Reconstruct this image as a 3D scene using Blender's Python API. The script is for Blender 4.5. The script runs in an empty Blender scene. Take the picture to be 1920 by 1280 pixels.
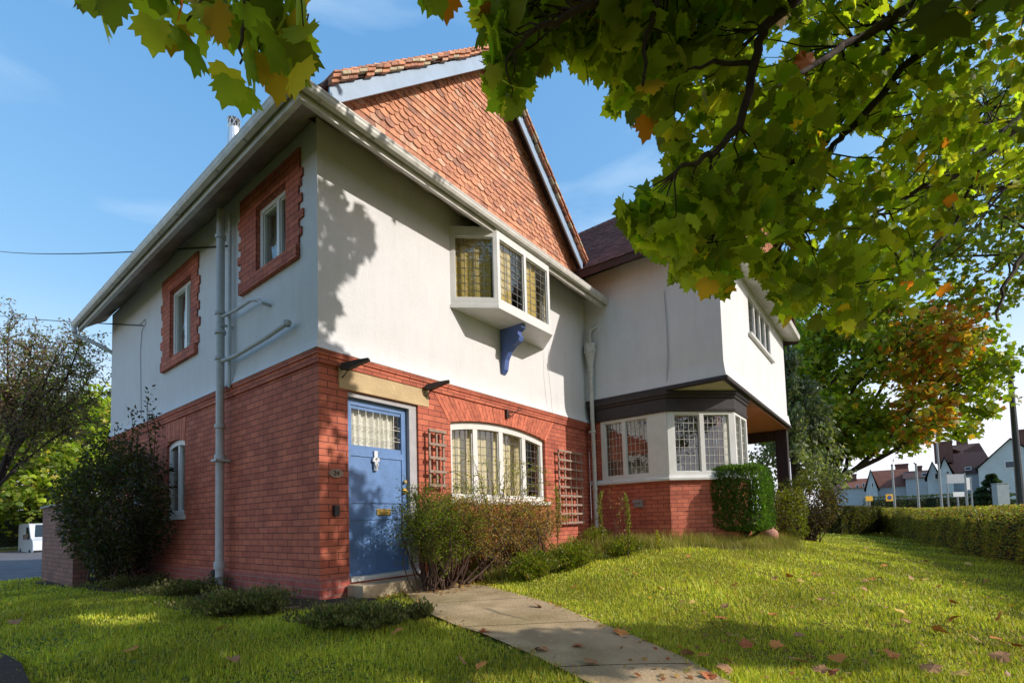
import bpy, bmesh, math, random
import numpy as np
from mathutils import Vector, Matrix
from mathutils.geometry import tessellate_polygon

rng = np.random.default_rng(7)
random.seed(7)
SC = bpy.context.scene
COL = SC.collection

# ------------------------------------------------------------------ camera
FPX, PCX, PCY = 921.73, 953.04, 925.08
CR = np.array([0.61837052, -0.78537725, -0.02829275])
CU = np.array([-0.02541129, -0.05596399, 0.99810936])
CW = np.array([0.78547576, 0.61648245, 0.05456393])
CC = np.array([-2.922, -4.898, 0.6016])
cd = bpy.data.cameras.new('camera'); cam = bpy.data.objects.new('camera', cd); COL.objects.link(cam)
cd.sensor_width = 36; cd.sensor_fit = 'HORIZONTAL'; cd.lens = FPX / 1920 * 36
cd.shift_x = (960 - PCX) / 1920; cd.shift_y = (PCY - 640) / 1920
cd.clip_start = 0.05; cd.clip_end = 3000
M = Matrix.Identity(4)
for i in range(3):
    M[i][0] = CR[i]; M[i][1] = CU[i]; M[i][2] = -CW[i]; M[i][3] = CC[i]
cam.matrix_world = M
SC.camera = cam
SC.render.resolution_x = 1024; SC.render.resolution_y = 682

# ------------------------------------------------------------------ light
SUNV = Vector((0.338, -1.0, 0.66)).normalized()
EL = math.asin(SUNV.z); AZ = math.atan2(SUNV.x, SUNV.y)
sl = bpy.data.lights.new('sun', 'SUN'); so = bpy.data.objects.new('sun', sl); COL.objects.link(so)
sl.energy = 3.15; sl.angle = math.radians(0.55); sl.color = (1.0, 0.925, 0.82)
so.rotation_euler = SUNV.to_track_quat('Z', 'Y').to_euler()
world = bpy.data.worlds.new('World'); SC.world = world; world.use_nodes = True
wn = world.node_tree.nodes; wl = world.node_tree.links; wn.clear()
wo = wn.new('ShaderNodeOutputWorld'); bg = wn.new('ShaderNodeBackground')
sky = wn.new('ShaderNodeTexSky'); sky.sky_type = 'NISHITA'; sky.sun_disc = False
sky.sun_elevation = EL; sky.sun_rotation = AZ; sky.altitude = 30; sky.air_density = 1.0; sky.dust_density = 1.2; sky.ozone_density = 1.3
tc = wn.new('ShaderNodeTexCoord'); mp = wn.new('ShaderNodeMapping'); mp.inputs['Scale'].default_value = (1.2, 1.2, 5.0); mp.inputs['Rotation'].default_value = (0.2, 0.35, 0.3)
nz = wn.new('ShaderNodeTexNoise'); nz.inputs['Scale'].default_value = 1.6; nz.inputs['Detail'].default_value = 7; nz.inputs['Distortion'].default_value = 0.6
rp = wn.new('ShaderNodeValToRGB'); rp.color_ramp.elements[0].position = 0.50; rp.color_ramp.elements[1].position = 0.85
rp.color_ramp.elements[1].color = (0.4, 0.4, 0.4, 1)
mx = wn.new('ShaderNodeMixRGB'); mx.inputs[2].default_value = (7.5, 7.9, 8.6, 1)
wl.new(tc.outputs['Generated'], mp.inputs[0]); wl.new(mp.outputs[0], nz.inputs[0]); wl.new(nz.outputs[0], rp.inputs[0])
wl.new(rp.outputs[0], mx.inputs[0]); wl.new(sky.outputs[0], mx.inputs[1]); 
sxyz = wn.new('ShaderNodeSeparateXYZ'); wl.new(tc.outputs['Generated'], sxyz.inputs[0])
ab = wn.new('ShaderNodeMath'); ab.operation = 'ABSOLUTE'; wl.new(sxyz.outputs[2], ab.inputs[0])
hr = wn.new('ShaderNodeMapRange'); hr.interpolation_type = 'SMOOTHERSTEP'; hr.inputs['From Min'].default_value = 0; hr.inputs['From Max'].default_value = .42; hr.inputs['To Min'].default_value = .9; hr.inputs['To Max'].default_value = 0
wl.new(ab.outputs[0], hr.inputs['Value'])
hz = wn.new('ShaderNodeMixRGB'); hz.inputs[2].default_value = (6.2, 6.4, 6.2, 1); wl.new(hr.outputs[0], hz.inputs[0]); wl.new(mx.outputs[0], hz.inputs[1])
sep = wn.new('ShaderNodeSeparateColor'); com = wn.new('ShaderNodeCombineColor'); wl.new(hz.outputs[0], sep.inputs[0])
EXPO = 0.47
for i, (gm, am) in enumerate(((.90, 1.13), (.60, 1.10), (.40, 1.20))):
    m1 = wn.new('ShaderNodeMath'); m1.operation = 'MULTIPLY'; m1.inputs[1].default_value = .155
    m2 = wn.new('ShaderNodeMath'); m2.operation = 'POWER'; m2.inputs[1].default_value = gm
    m3 = wn.new('ShaderNodeMath'); m3.operation = 'MULTIPLY'; m3.inputs[1].default_value = am / 2 ** EXPO / .13
    wl.new(sep.outputs[i], m1.inputs[0]); wl.new(m1.outputs[0], m2.inputs[0]); wl.new(m2.outputs[0], m3.inputs[0]); wl.new(m3.outputs[0], com.inputs[i])
wl.new(com.outputs[0], bg.inputs[0]); wl.new(bg.outputs[0], wo.inputs[0])
bg.inputs[1].default_value = 0.13
SC.view_settings.view_transform = 'Standard'; SC.view_settings.look = 'None'
SC.view_settings.exposure = EXPO; SC.view_settings.gamma = 1.0
SC.cycles.max_bounces = 8; SC.cycles.transparent_max_bounces = 12; SC.cycles.caustics_reflective = False; SC.cycles.caustics_refractive = False

# ------------------------------------------------------------------ pixel helpers
def ray(x, y): return CW + CR * (x - PCX) / FPX - CU * (y - PCY) / FPX
def at(x, y, t): return CC + ray(x, y) * t                # pixel + distance along the view axis -> world
def plane_pt(x, y, ax, v):
    d = ray(x, y); return CC + d * (v - CC[ax]) / d[ax]
def project(P):
    d = np.asarray(P) - CC; w = d @ CW
    w = np.where(np.abs(w) < 1e-6, 1e-6, w)
    return PCX + FPX * (d @ CR) / w, PCY - FPX * (d @ CU) / w, w
def sstep(a, b, v):
    t = np.clip((v - a) / (b - a), 0, 1); return t * t * (3 - 2 * t)
def ground(x, y):
    x = np.asarray(x, float); y = np.asarray(y, float)
    near = -0.2 + 0.34 * sstep(1.0, 6.5, x) - 0.12 * sstep(0, 8, y)
    near = near - 0.35 * sstep(10, 14, x)
    a = sstep(-6.2, -1.2, y) * (1 - 0.9 * sstep(-1.5, -7, x))
    b = -0.47 + 0.02 * np.sin(x * 1.3 + y * .7) + 0.015 * np.sin(x * 2.9 - y * 2.1)
    return b * (1 - a) + near * a
def ground_px(x, y):
    d = ray(x, y); t = 1.0; P = CC
    for t in np.arange(1.0, 60, 0.02):
        P = CC + d * t
        if P[2] < ground(P[0], P[1]): return P
    return P
def inpoly(px, py, poly):
    px = np.asarray(px); py = np.asarray(py); c = np.zeros(px.shape, bool); n = len(poly); j = n - 1
    for i in range(n):
        xi, yi = poly[i]; xj, yj = poly[j]
        if yi != yj:
            c ^= ((yi > py) != (yj > py)) & (px < (xj - xi) * (py - yi) / (yj - yi) + xi)
        j = i
    return c

# ------------------------------------------------------------------ materials
MATS = {}
def new_mat(name):
    m = bpy.data.materials.new(name); m.use_nodes = True; MATS[name] = m
    return m, m.node_tree.nodes, m.node_tree.links, m.node_tree.nodes['Principled BSDF']
def plain(name, col, rough=0.6, var=0.12, scale=6.0, bump=0.0, bscale=60.0, spec=0.4, metal=0.0, col2=None, detail=5):
    m, n, l, b = new_mat(name)
    b.inputs['Roughness'].default_value = rough; b.inputs['Specular IOR Level'].default_value = spec; b.inputs['Metallic'].default_value = metal
    t = n.new('ShaderNodeTexCoord'); z = n.new('ShaderNodeTexNoise'); z.inputs['Scale'].default_value = scale; z.inputs['Detail'].default_value = detail; z.inputs['Roughness'].default_value = .65
    l.new(t.outputs['Object'], z.inputs[0])
    r = n.new('ShaderNodeValToRGB'); r.color_ramp.elements[0].position = .3; r.color_ramp.elements[1].position = .72
    c2 = col2 or [c * (1 - var) for c in col]; c1 = col if col2 else [min(1, c * (1 + var * .5)) for c in col]
    r.color_ramp.elements[0].color = (*c2, 1); r.color_ramp.elements[1].color = (*c1, 1)
    l.new(z.outputs[0], r.inputs[0]); l.new(r.outputs[0], b.inputs['Base Color'])
    if bump:
        z2 = n.new('ShaderNodeTexNoise'); z2.inputs['Scale'].default_value = bscale; z2.inputs['Detail'].default_value = 4; l.new(t.outputs['Object'], z2.inputs[0])
        bp = n.new('ShaderNodeBump'); bp.inputs['Strength'].default_value = bump; bp.inputs['Distance'].default_value = .01
        l.new(z2.outputs[0], bp.inputs['Height']); l.new(bp.outputs[0], b.inputs['Normal'])
    return m
def brick(name, c1, c2, mortar, w=.232, h=.0765, ms=.007, bump=.5):
    m, n, l, b = new_mat(name); b.inputs['Roughness'].default_value = .75; b.inputs['Specular IOR Level'].default_value = .3
    uv = n.new('ShaderNodeUVMap'); uv.uv_map = 'UVMap'
    t = n.new('ShaderNodeTexBrick'); t.inputs['Scale'].default_value = 1; t.inputs['Brick Width'].default_value = w; t.inputs['Row Height'].default_value = h
    t.inputs['Mortar Size'].default_value = ms; t.inputs['Mortar Smooth'].default_value = .3; t.inputs['Bias'].default_value = -.1
    t.inputs['Color1'].default_value = (*c1, 1); t.inputs['Color2'].default_value = (*c2, 1); t.inputs['Mortar'].default_value = (*mortar, 1)
    # slightly wavy courses
    wz = n.new('ShaderNodeTexNoise'); wz.inputs['Scale'].default_value = 3; l.new(uv.outputs[0], wz.inputs[0])
    ma = n.new('ShaderNodeVectorMath'); ma.operation = 'SCALE'; ma.inputs['Scale'].default_value = .012; l.new(wz.outputs['Color'], ma.inputs[0])
    ad = n.new('ShaderNodeVectorMath'); ad.operation = 'ADD'; l.new(uv.outputs[0], ad.inputs[0]); l.new(ma.outputs[0], ad.inputs[1]); l.new(ad.outputs[0], t.inputs[0])
    z = n.new('ShaderNodeTexNoise'); z.inputs['Scale'].default_value = 2.2; z.inputs['Detail'].default_value = 8; z.inputs['Roughness'].default_value = .7; l.new(uv.outputs[0], z.inputs[0])
    r = n.new('ShaderNodeValToRGB'); r.color_ramp.elements[0].position = .3; r.color_ramp.elements[0].color = (.50, .48, .52, 1); r.color_ramp.elements[1].position = .68; r.color_ramp.elements[1].color = (1.15, 1.1, 1.08, 1)
    mu = n.new('ShaderNodeMixRGB'); mu.blend_type = 'MULTIPLY'; mu.inputs[0].default_value = .8
    l.new(z.outputs[0], r.inputs[0]); l.new(t.outputs[0], mu.inputs[1]); l.new(r.outputs[0], mu.inputs[2]); l.new(mu.outputs[0], b.inputs['Base Color'])
    bp = n.new('ShaderNodeBump'); bp.inputs['Strength'].default_value = bump; bp.inputs['Distance'].default_value = .012; bp.invert = True
    l.new(t.outputs['Fac'], bp.inputs['Height'])
    z3 = n.new('ShaderNodeTexNoise'); z3.inputs['Scale'].default_value = 90; l.new(uv.outputs[0], z3.inputs[0])
    bp2 = n.new('ShaderNodeBump'); bp2.inputs['Strength'].default_value = .25; bp2.inputs['Distance'].default_value = .004; l.new(z3.outputs[0], bp2.inputs['Height'])
    l.new(bp.outputs[0], bp2.inputs['Normal']); l.new(bp2.outputs[0], b.inputs['Normal'])
    return m
def leafmat(name, trans=.45, rough=.45, gloss=.12, tboost=(1.5, 1.75, .6)):
    m, n, l, b = new_mat(name)
    a = n.new('ShaderNodeAttribute'); a.attribute_name = 'Col'
    b.inputs['Roughness'].default_value = rough; b.inputs['Specular IOR Level'].default_value = gloss * 3
    l.new(a.outputs['Color'], b.inputs['Base Color'])
    tr = n.new('ShaderNodeBsdfTranslucent'); mu = n.new('ShaderNodeMixRGB'); mu.blend_type = 'MULTIPLY'; mu.inputs[0].default_value = 1; mu.inputs[2].default_value = (*tboost, 1)
    l.new(a.outputs['Color'], mu.inputs[1]); l.new(mu.outputs[0], tr.inputs[0])
    ms = n.new('ShaderNodeMixShader'); ms.inputs[0].default_value = trans
    l.new(b.outputs[0], ms.inputs[1]); l.new(tr.outputs[0], ms.inputs[2])
    l.new(ms.outputs[0], n['Material Output'].inputs['Surface'])
    return m
def attrmat(name, rough=.7, bump=.3, bscale=80, spec=.3):
    m, n, l, b = new_mat(name)
    a = n.new('ShaderNodeAttribute'); a.attribute_name = 'Col'
    t = n.new('ShaderNodeTexCoord'); z = n.new('ShaderNodeTexNoise'); z.inputs['Scale'].default_value = 14; z.inputs['Detail'].default_value = 6; l.new(t.outputs['Object'], z.inputs[0])
    r = n.new('ShaderNodeValToRGB'); r.color_ramp.elements[0].position = .3; r.color_ramp.elements[0].color = (.62, .6, .6, 1); r.color_ramp.elements[1].position = .65; r.color_ramp.elements[1].color = (1.1, 1.1, 1.1, 1)
    mu = n.new('ShaderNodeMixRGB'); mu.blend_type = 'MULTIPLY'; mu.inputs[0].default_value = 1
    l.new(z.outputs[0], r.inputs[0]); l.new(a.outputs['Color'], mu.inputs[1]); l.new(r.outputs[0], mu.inputs[2]); l.new(mu.outputs[0], b.inputs['Base Color'])
    b.inputs['Roughness'].default_value = rough; b.inputs['Specular IOR Level'].default_value = spec
    z2 = n.new('ShaderNodeTexNoise'); z2.inputs['Scale'].default_value = bscale; l.new(t.outputs['Object'], z2.inputs[0])
    bp = n.new('ShaderNodeBump'); bp.inputs['Strength'].default_value = bump; bp.inputs['Distance'].default_value = .004
    l.new(z2.outputs[0], bp.inputs['Height']); l.new(bp.outputs[0], b.inputs['Normal'])
    return m
def glass(name, tint=(.92, .94, .92), fac=.17):
    m, n, l, b = new_mat(name); n.remove(b)
    tr = n.new('ShaderNodeBsdfTransparent'); tr.inputs[0].default_value = (*tint, 1)
    gl = n.new('ShaderNodeBsdfGlossy'); gl.inputs['Roughness'].default_value = .015
    lw = n.new('ShaderNodeLayerWeight'); lw.inputs[0].default_value = .5
    fr = n.new('ShaderNodeMath'); fr.operation = 'POWER'; fr.inputs[1].default_value = 4; l.new(lw.outputs['Facing'], fr.inputs[0])
    t = n.new('ShaderNodeTexCoord'); z = n.new('ShaderNodeTexNoise'); z.inputs['Scale'].default_value = 5; l.new(t.outputs['Object'], z.inputs[0])
    bp = n.new('ShaderNodeBump'); bp.inputs['Strength'].default_value = .12; bp.inputs['Distance'].default_value = .05; l.new(z.outputs[0], bp.inputs['Height']); l.new(bp.outputs[0], gl.inputs['Normal'])
    ad = n.new('ShaderNodeMath'); ad.operation = 'ADD'; ad.inputs[1].default_value = fac; ad.use_clamp = True; l.new(fr.outputs[0], ad.inputs[0])
    ms = n.new('ShaderNodeMixShader'); l.new(ad.outputs[0], ms.inputs[0]); l.new(tr.outputs[0], ms.inputs[1]); l.new(gl.outputs[0], ms.inputs[2])
    l.new(ms.outputs[0], n['Material Output'].inputs['Surface'])
    return m

plain('plaster', (.70, .70, .72), .85, .05, 1.6, .35, 120, .2)
_m = MATS['plaster']; _n = _m.node_tree.nodes; _l = _m.node_tree.links; _b = _n['Principled BSDF']
_t = _n.new('ShaderNodeTexCoord'); _mp = _n.new('ShaderNodeMapping'); _mp.inputs['Scale'].default_value = (7, 7, .9)
_z = _n.new('ShaderNodeTexNoise'); _z.inputs['Scale'].default_value = 1.0; _z.inputs['Detail'].default_value = 8; _z.inputs['Roughness'].default_value = .7
_r = _n.new('ShaderNodeValToRGB'); _r.color_ramp.elements[0].position = .32; _r.color_ramp.elements[0].color = (.80, .77, .72, 1); _r.color_ramp.elements[1].position = .55; _r.color_ramp.elements[1].color = (1, 1, 1, 1)
_x = _n.new('ShaderNodeMixRGB'); _x.blend_type = 'MULTIPLY'; _x.inputs[0].default_value = .25
_src = _b.inputs['Base Color'].links[0].from_socket
_l.new(_t.outputs['Object'], _mp.inputs[0]); _l.new(_mp.outputs[0], _z.inputs[0]); _l.new(_z.outputs[0], _r.inputs[0]); _l.new(_src, _x.inputs[1]); _l.new(_r.outputs[0], _x.inputs[2]); _l.new(_x.outputs[0], _b.inputs['Base Color'])
_v = _n.new('ShaderNodeTexNoise'); _v.inputs['Scale'].default_value = 38; _v.inputs['Detail'].default_value = 6; _l.new(_t.outputs['Object'], _v.inputs[0])
_bp = _n.new('ShaderNodeBump'); _bp.inputs['Strength'].default_value = .35; _bp.inputs['Distance'].default_value = .012; _l.new(_v.outputs[0], _bp.inputs['Height']); _l.new(_b.inputs['Normal'].links[0].from_socket, _bp.inputs['Normal']); _l.new(_bp.outputs[0], _b.inputs['Normal'])
plain('old_plaster', (.70, .65, .56), .85, .25, 2.5, .3, 90, .2)
plain('white_paint', (.71, .71, .70), .45, .10, 5, .08, 60)
plain('upvc', (.80, .81, .82), .3, .03, 5)
plain('gutter_paint', (.66, .64, .60), .42, .22, 7, .1, 40)
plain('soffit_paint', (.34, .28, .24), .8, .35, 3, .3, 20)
plain('stone', (.62, .47, .27), .85, .25, 4, .5, 30, col2=(.46, .33, .19))
plain('step_stone', (.52, .42, .28), .9, .3, 5, .5, 40)
plain('door_blue', (.13, .245, .50), .42, .22, 5, .35, 25)
plain('bracket_blue', (.09, .15, .40), .45, .12, 8)
plain('frame_grey', (.42, .41, .44), .5, .15, 8)
plain('black_timber', (.035, .026, .028), .5, .35, 9, .25, 30)
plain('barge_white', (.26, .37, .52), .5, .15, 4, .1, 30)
plain('iron', (.05, .035, .03), .6, .4, 20, .3, 60)
plain('lead', (.16, .16, .15), .55, .2, 30, metal=.4)
plain('lead_white', (.62, .60, .55), .55, .2, 30)
plain('brass', (.75, .52, .18), .3, .2, 20, metal=.8)
plain('chrome', (.8, .8, .8), .25, .1, 20, metal=.7)
plain('curtain_yellow', (.78, .58, .20), .9, .12, 3)
plain('curtain_cream', (.85, .72, .42), .9, .10, 3)
plain('curtain_white', (.78, .75, .66), .9, .08, 3)
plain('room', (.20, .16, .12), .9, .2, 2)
plain('wood_weathered', (.34, .25, .20), .85, .3, 25, .3, 60)
plain('bark', (.060, .042, .034), .9, .45, 12, .9, 30)
plain('bark_grey', (.10, .075, .065), .9, .45, 14, .8, 30)
plain('twig', (.085, .05, .035), .9, .4, 14)
plain('soil', (.060, .036, .026), .95, .5, 12, 1.0, 25)
plain('paving', (.56, .42, .25), .9, .3, 2.2, .9, 45, col2=(.33, .24, .14), detail=12)
_m = MATS['paving']; _n = _m.node_tree.nodes; _l = _m.node_tree.links; _b = _n['Principled BSDF']; _src = _b.inputs['Base Color'].links[0].from_socket
_t = _n.new('ShaderNodeTexCoord')
def _lay(tex_out, p0, c0, p1, c1, mode, src):
    r_ = _n.new('ShaderNodeValToRGB'); r_.color_ramp.elements[0].position = p0; r_.color_ramp.elements[0].color = (*c0, 1); r_.color_ramp.elements[1].position = p1; r_.color_ramp.elements[1].color = (*c1, 1)
    x_ = _n.new('ShaderNodeMixRGB'); x_.blend_type = mode; x_.inputs[0].default_value = 1; _l.new(tex_out, r_.inputs[0]); _l.new(src, x_.inputs[1]); _l.new(r_.outputs[0], x_.inputs[2]); return x_.outputs[0]
_vo = _n.new('ShaderNodeTexVoronoi'); _vo.inputs['Scale'].default_value = 7; _l.new(_t.outputs['Object'], _vo.inputs[0])
_src = _lay(_vo.outputs['Distance'], .05, (.22, .20, .17), .09, (0, 0, 0), 'ADD', _src)
_v2 = _n.new('ShaderNodeTexVoronoi'); _v2.feature = 'DISTANCE_TO_EDGE'; _v2.inputs['Scale'].default_value = .45; _nz = _n.new('ShaderNodeTexNoise'); _nz.inputs['Scale'].default_value = 3; _mx = _n.new('ShaderNodeMixRGB'); _mx.inputs[0].default_value = .25; _l.new(_t.outputs['Object'], _nz.inputs[0]); _l.new(_t.outputs['Object'], _mx.inputs[1]); _l.new(_nz.outputs['Color'], _mx.inputs[2]); _l.new(_mx.outputs[0], _v2.inputs[0])
_src = _lay(_v2.outputs['Distance'], .0015, (.72, .70, .64), .005, (1, 1, 1), 'MULTIPLY', _src)
_n3 = _n.new('ShaderNodeTexNoise'); _n3.inputs['Scale'].default_value = 1.3; _n3.inputs['Detail'].default_value = 6; _l.new(_t.outputs['Object'], _n3.inputs[0])
_src = _lay(_n3.outputs[0], .36, (.62, .62, .50), .56, (1, 1, 1), 'MULTIPLY', _src); _l.new(_src, _b.inputs['Base Color'])
plain('asphalt', (.07, .07, .075), .9, .3, 8, .3, 80)
plain('kerb', (.30, .29, .27), .9, .2, 8)
plain('pink_soffit', (.50, .23, .17), .8, .15, 4)
plain('terracotta', (.42, .20, .14), .8, .3, 8, .3, 40)
plain('black_plastic', (.02, .02, .022), .4, .2, 8)
plain('grey_plastic', (.25, .24, .26), .5, .2, 8)
plain('roof_dark', (.075, .038, .034), .85, .45, 6, .8, 25)
plain('roof_red', (.22, .085, .055), .85, .35, 3, .6, 12)
plain('roof_brown', (.11, .06, .05), .85, .35, 3, .6, 12)
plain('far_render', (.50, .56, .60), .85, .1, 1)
plain('far_window', (.08, .10, .13), .2, .2, 3)
plain('chimney_brick', (.16, .075, .06), .85, .35, 4)
plain('metal_grey', (.32, .33, .34), .5, .2, 8, metal=.3)
plain('metal_dark', (.05, .055, .065), .5, .2, 8)
plain('sign_grey', (.40, .43, .46), .5, .1, 4)
plain('sign_white', (.70, .70, .70), .5, .08, 4)
plain('sign_yellow', (.75, .42, .02), .5, .1, 4)
plain('sign_blue', (.03, .07, .25), .5, .1, 4)
plain('cabinet_grey', (.26, .31, .33), .6, .15, 4)
plain('van_white', (.62, .67, .72), .25, .05, 2, spec=.6)
plain('van_glass', (.02, .03, .035), .08, .1, 2, spec=.8)
plain('rubber', (.02, .02, .02), .8, .2, 8)
plain('cable_black', (.03, .03, .035), .6, .2, 8)
plain('gutter_joint', (.42, .40, .37), .5, .25, 10)
plain('pipe_paint', (.50, .52, .55), .45, .15, 6, .1, 40)
brick('brick_red', (.62, .185, .108), (.46, .118, .074), (.13, .05, .04), ms=.0052)
brick('brick_plinth', (.46, .12, .09), (.36, .09, .07), (.34, .22, .19))
brick('brick_old', (.34, .16, .12), (.22, .11, .085), (.12, .09, .08), ms=.009)
brick('brick_soldier', (.42, .13, .075), (.38, .11, .065), (.20, .075, .05), w=.076, h=.6, ms=.004)
leafmat('leaf', .6, .5, .05, (1.75, 1.95, .45))
leafmat('leaf_far', .45)
leafmat('grass_blade', .35, .5, .1, (1.4, 1.5, .8))
attrmat('tile_red')
attrmat('roof_tile', .8)
glass('glass'); glass('glass_clear', (.95, .97, .97), .05)

# lawn material: soil/thatch under the blades
m, n, l, b = new_mat('lawn')
t = n.new('ShaderNodeTexCoord'); z = n.new('ShaderNodeTexNoise'); z.inputs['Scale'].default_value = 1.1; z.inputs['Detail'].default_value = 9; z.inputs['Roughness'].default_value = .7; l.new(t.outputs['Object'], z.inputs[0])
r = n.new('ShaderNodeValToRGB'); r.color_ramp.elements[0].position = .35; r.color_ramp.elements[0].color = (.11, .11, .02, 1); r.color_ramp.elements[1].position = .68; r.color_ramp.elements[1].color = (.27, .25, .04, 1)
l.new(z.outputs[0], r.inputs[0]); l.new(r.outputs[0], b.inputs['Base Color']); b.inputs['Roughness'].default_value = .9; b.inputs['Specular IOR Level'].default_value = .1
z2 = n.new('ShaderNodeTexNoise'); z2.inputs['Scale'].default_value = 60; z2.inputs['Detail'].default_value = 5; l.new(t.outputs['Object'], z2.inputs[0])
bp = n.new('ShaderNodeBump'); bp.inputs['Strength'].default_value = 1; bp.inputs['Distance'].default_value = .03; l.new(z2.outputs[0], bp.inputs['Height']); l.new(bp.outputs[0], b.inputs['Normal'])

# ------------------------------------------------------------------ builders
def tag(o, label=None, cat=None, group=None, kind=None):
    if label: o['label'] = label
    if cat: o['category'] = cat
    if group: o['group'] = group
    if kind: o['kind'] = kind
    return o
def empty(name, loc=(0, 0, 0), label=None, cat=None, group=None):
    o = bpy.data.objects.new(name, None); COL.objects.link(o); o.location = loc; o.empty_display_size = .2
    return tag(o, label, cat, group)
class MB:
    def __init__(s): s.v = []; s.f = []; s.c = []; s.col = (1, 1, 1)
    def add(s, vs, fs, col=None):
        k = len(s.v); s.v += [tuple(map(float, p)) for p in vs]; s.f += [tuple(i + k for i in f) for f in fs]
        s.c += [tuple(col or s.col)] * len(vs); return s
    def box(s, x0, x1, y0, y1, z0, z1):
        return s.add([(x0, y0, z0), (x1, y0, z0), (x1, y1, z0), (x0, y1, z0), (x0, y0, z1), (x1, y0, z1), (x1, y1, z1), (x0, y1, z1)],
                     [(0, 3, 2, 1), (4, 5, 6, 7), (0, 1, 5, 4), (1, 2, 6, 5), (2, 3, 7, 6), (3, 0, 4, 7)])
    def obox(s, o, U, V, N, u0, u1, v0, v1, n0, n1):
        o, U, V, N = map(np.array, (o, U, V, N)); P = []
        for nn in (n0, n1):
            for (u, v) in ((u0, v0), (u1, v0), (u1, v1), (u0, v1)): P.append(o + U * u + V * v + N * nn)
        return s.add(P, [(0, 1, 2, 3), (4, 7, 6, 5), (0, 4, 5, 1), (1, 5, 6, 2), (2, 6, 7, 3), (3, 7, 4, 0)])
    def tube(s, pts, r, n=8, caps=True, col=None):
        pts = [np.array(p, float) for p in pts]; m = len(pts); rr = r if hasattr(r, '__len__') else [r] * m
        k = len(s.v); V = []
        up = None
        for i, p in enumerate(pts):
            d = pts[min(i + 1, m - 1)] - pts[max(i - 1, 0)]; d = d / (np.linalg.norm(d) + 1e-9)
            if up is None: up = np.array([0, 0, 1.]) if abs(d[2]) < .9 else np.array([1., 0, 0])
            a = np.cross(d, up); a /= (np.linalg.norm(a) + 1e-9); b = np.cross(a, d); up = b
            for j in range(n):
                t = 2 * math.pi * j / n; V.append(p + (a * math.cos(t) + b * math.sin(t)) * rr[i])
        F = [(i * n + j, i * n + (j + 1) % n, (i + 1) * n + (j + 1) % n, (i + 1) * n + j) for i in range(m - 1) for j in range(n)]
        if caps: F += [tuple(range(n))[::-1], tuple((m - 1) * n + j for j in range(n))]
        return s.add(V, F, col)
    def sweep(s, prof, path, normals):
        # prof: (out, z); path: corner points (x,y); normals: mitred outward offset vectors
        k = len(prof); V = []
        for (p, nn) in zip(path, normals):
            for (o, z) in prof: V.append((p[0] + nn[0] * o, p[1] + nn[1] * o, z + (p[2] if len(p) > 2 else 0)))
        F = [(i * k + j, i * k + (j + 1) % k, (i + 1) * k + (j + 1) % k, (i + 1) * k + j) for i in range(len(path) - 1) for j in range(k)]
        F += [tuple(range(k))[::-1], tuple((len(path) - 1) * k + j for j in range(k))]
        return s.add(V, F)
    def lathe(s, prof, c, n=24, a0=0, a1=2 * math.pi):
        V = []; m = len(prof)
        for j in range(n):
            t = a0 + (a1 - a0) * j / n
            for (r_, z_) in prof: V.append((c[0] + r_ * math.cos(t), c[1] + r_ * math.sin(t), c[2] + z_))
        F = [(j * m + i, ((j + 1) % n) * m + i, ((j + 1) % n) * m + i + 1, j * m + i + 1) for j in range(n) for i in range(m - 1)]
        return s.add(V, F)
    def prism(s, poly, o, U, V, N, t0, t1):
        o, U, V, N = map(np.array, (o, U, V, N)); k = len(poly)
        P = [o + U * a + V * b + N * t0 for a, b in poly] + [o + U * a + V * b + N * t1 for a, b in poly]
        return s.add(P, [tuple(range(k)), tuple(range(2 * k - 1, k - 1, -1))] + [(i, i + k, (i + 1) % k + k, (i + 1) % k) for i in range(k)])
    def panel(s, outer, holes, o, U, V, N, t):
        """wall panel in (u,v) with holes; front face on plane o, back face t behind (-N); reveals round holes"""
        o, U, V, N = map(np.array, (o, U, V, N))
        loops = [outer] + holes; pts = [p for lp in loops for p in lp]
        tri = tessellate_polygon([[Vector((a, b, 0)) for a, b in lp] for lp in loops])
        F3 = [o + U * a + V * b for a, b in pts]; s.add(F3, [tuple(x) for x in tri])
        B3 = [o + U * a + V * b - N * t for a, b in pts]; s.add(B3, [tuple(reversed(x)) for x in tri])
        for lp in loops:
            k = len(lp); P = [o + U * a + V * b for a, b in lp] + [o + U * a + V * b - N * t for a, b in lp]
            s.add(P, [(i, (i + 1) % k, (i + 1) % k + k, i + k) for i in range(k)])
        return s
    def build(s, name, mat, parent=None, smooth=False, label=None, bevel=0, kind=None, double=False):
        me = bpy.data.meshes.new(name); me.from_pydata(s.v, [], s.f); me.validate(clean_customdata=False)
        bm = bmesh.new(); bm.from_mesh(me)
        if not double: bmesh.ops.recalc_face_normals(bm, faces=bm.faces)
        if bevel:
            bmesh.ops.remove_doubles(bm, verts=bm.verts, dist=1e-5)
            es = [e for e in bm.edges if len(e.link_faces) == 2 and e.calc_face_angle(0) > .5]
            bmesh.ops.bevel(bm, geom=es, offset=bevel, segments=2, affect='EDGES', profile=.6)
        uvl = bm.loops.layers.uv.new('UVMap')
        for f in bm.faces:
            nn = f.normal; f.smooth = smooth
            for lp in f.loops:
                c = lp.vert.co
                if abs(nn.z) > .75: lp[uvl].uv = (c.x, c.y)
                else:
                    tx, ty = -nn.y, nn.x; q = math.hypot(tx, ty) + 1e-9
                    if abs(tx) > abs(ty) * 1.9: lp[uvl].uv = (c.x, c.z)
                    elif abs(ty) > abs(tx) * 1.9: lp[uvl].uv = (c.y, c.z)
                    else: lp[uvl].uv = ((c.x * tx + c.y * ty) / q, c.z)
        bm.to_mesh(me); bm.free()
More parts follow.
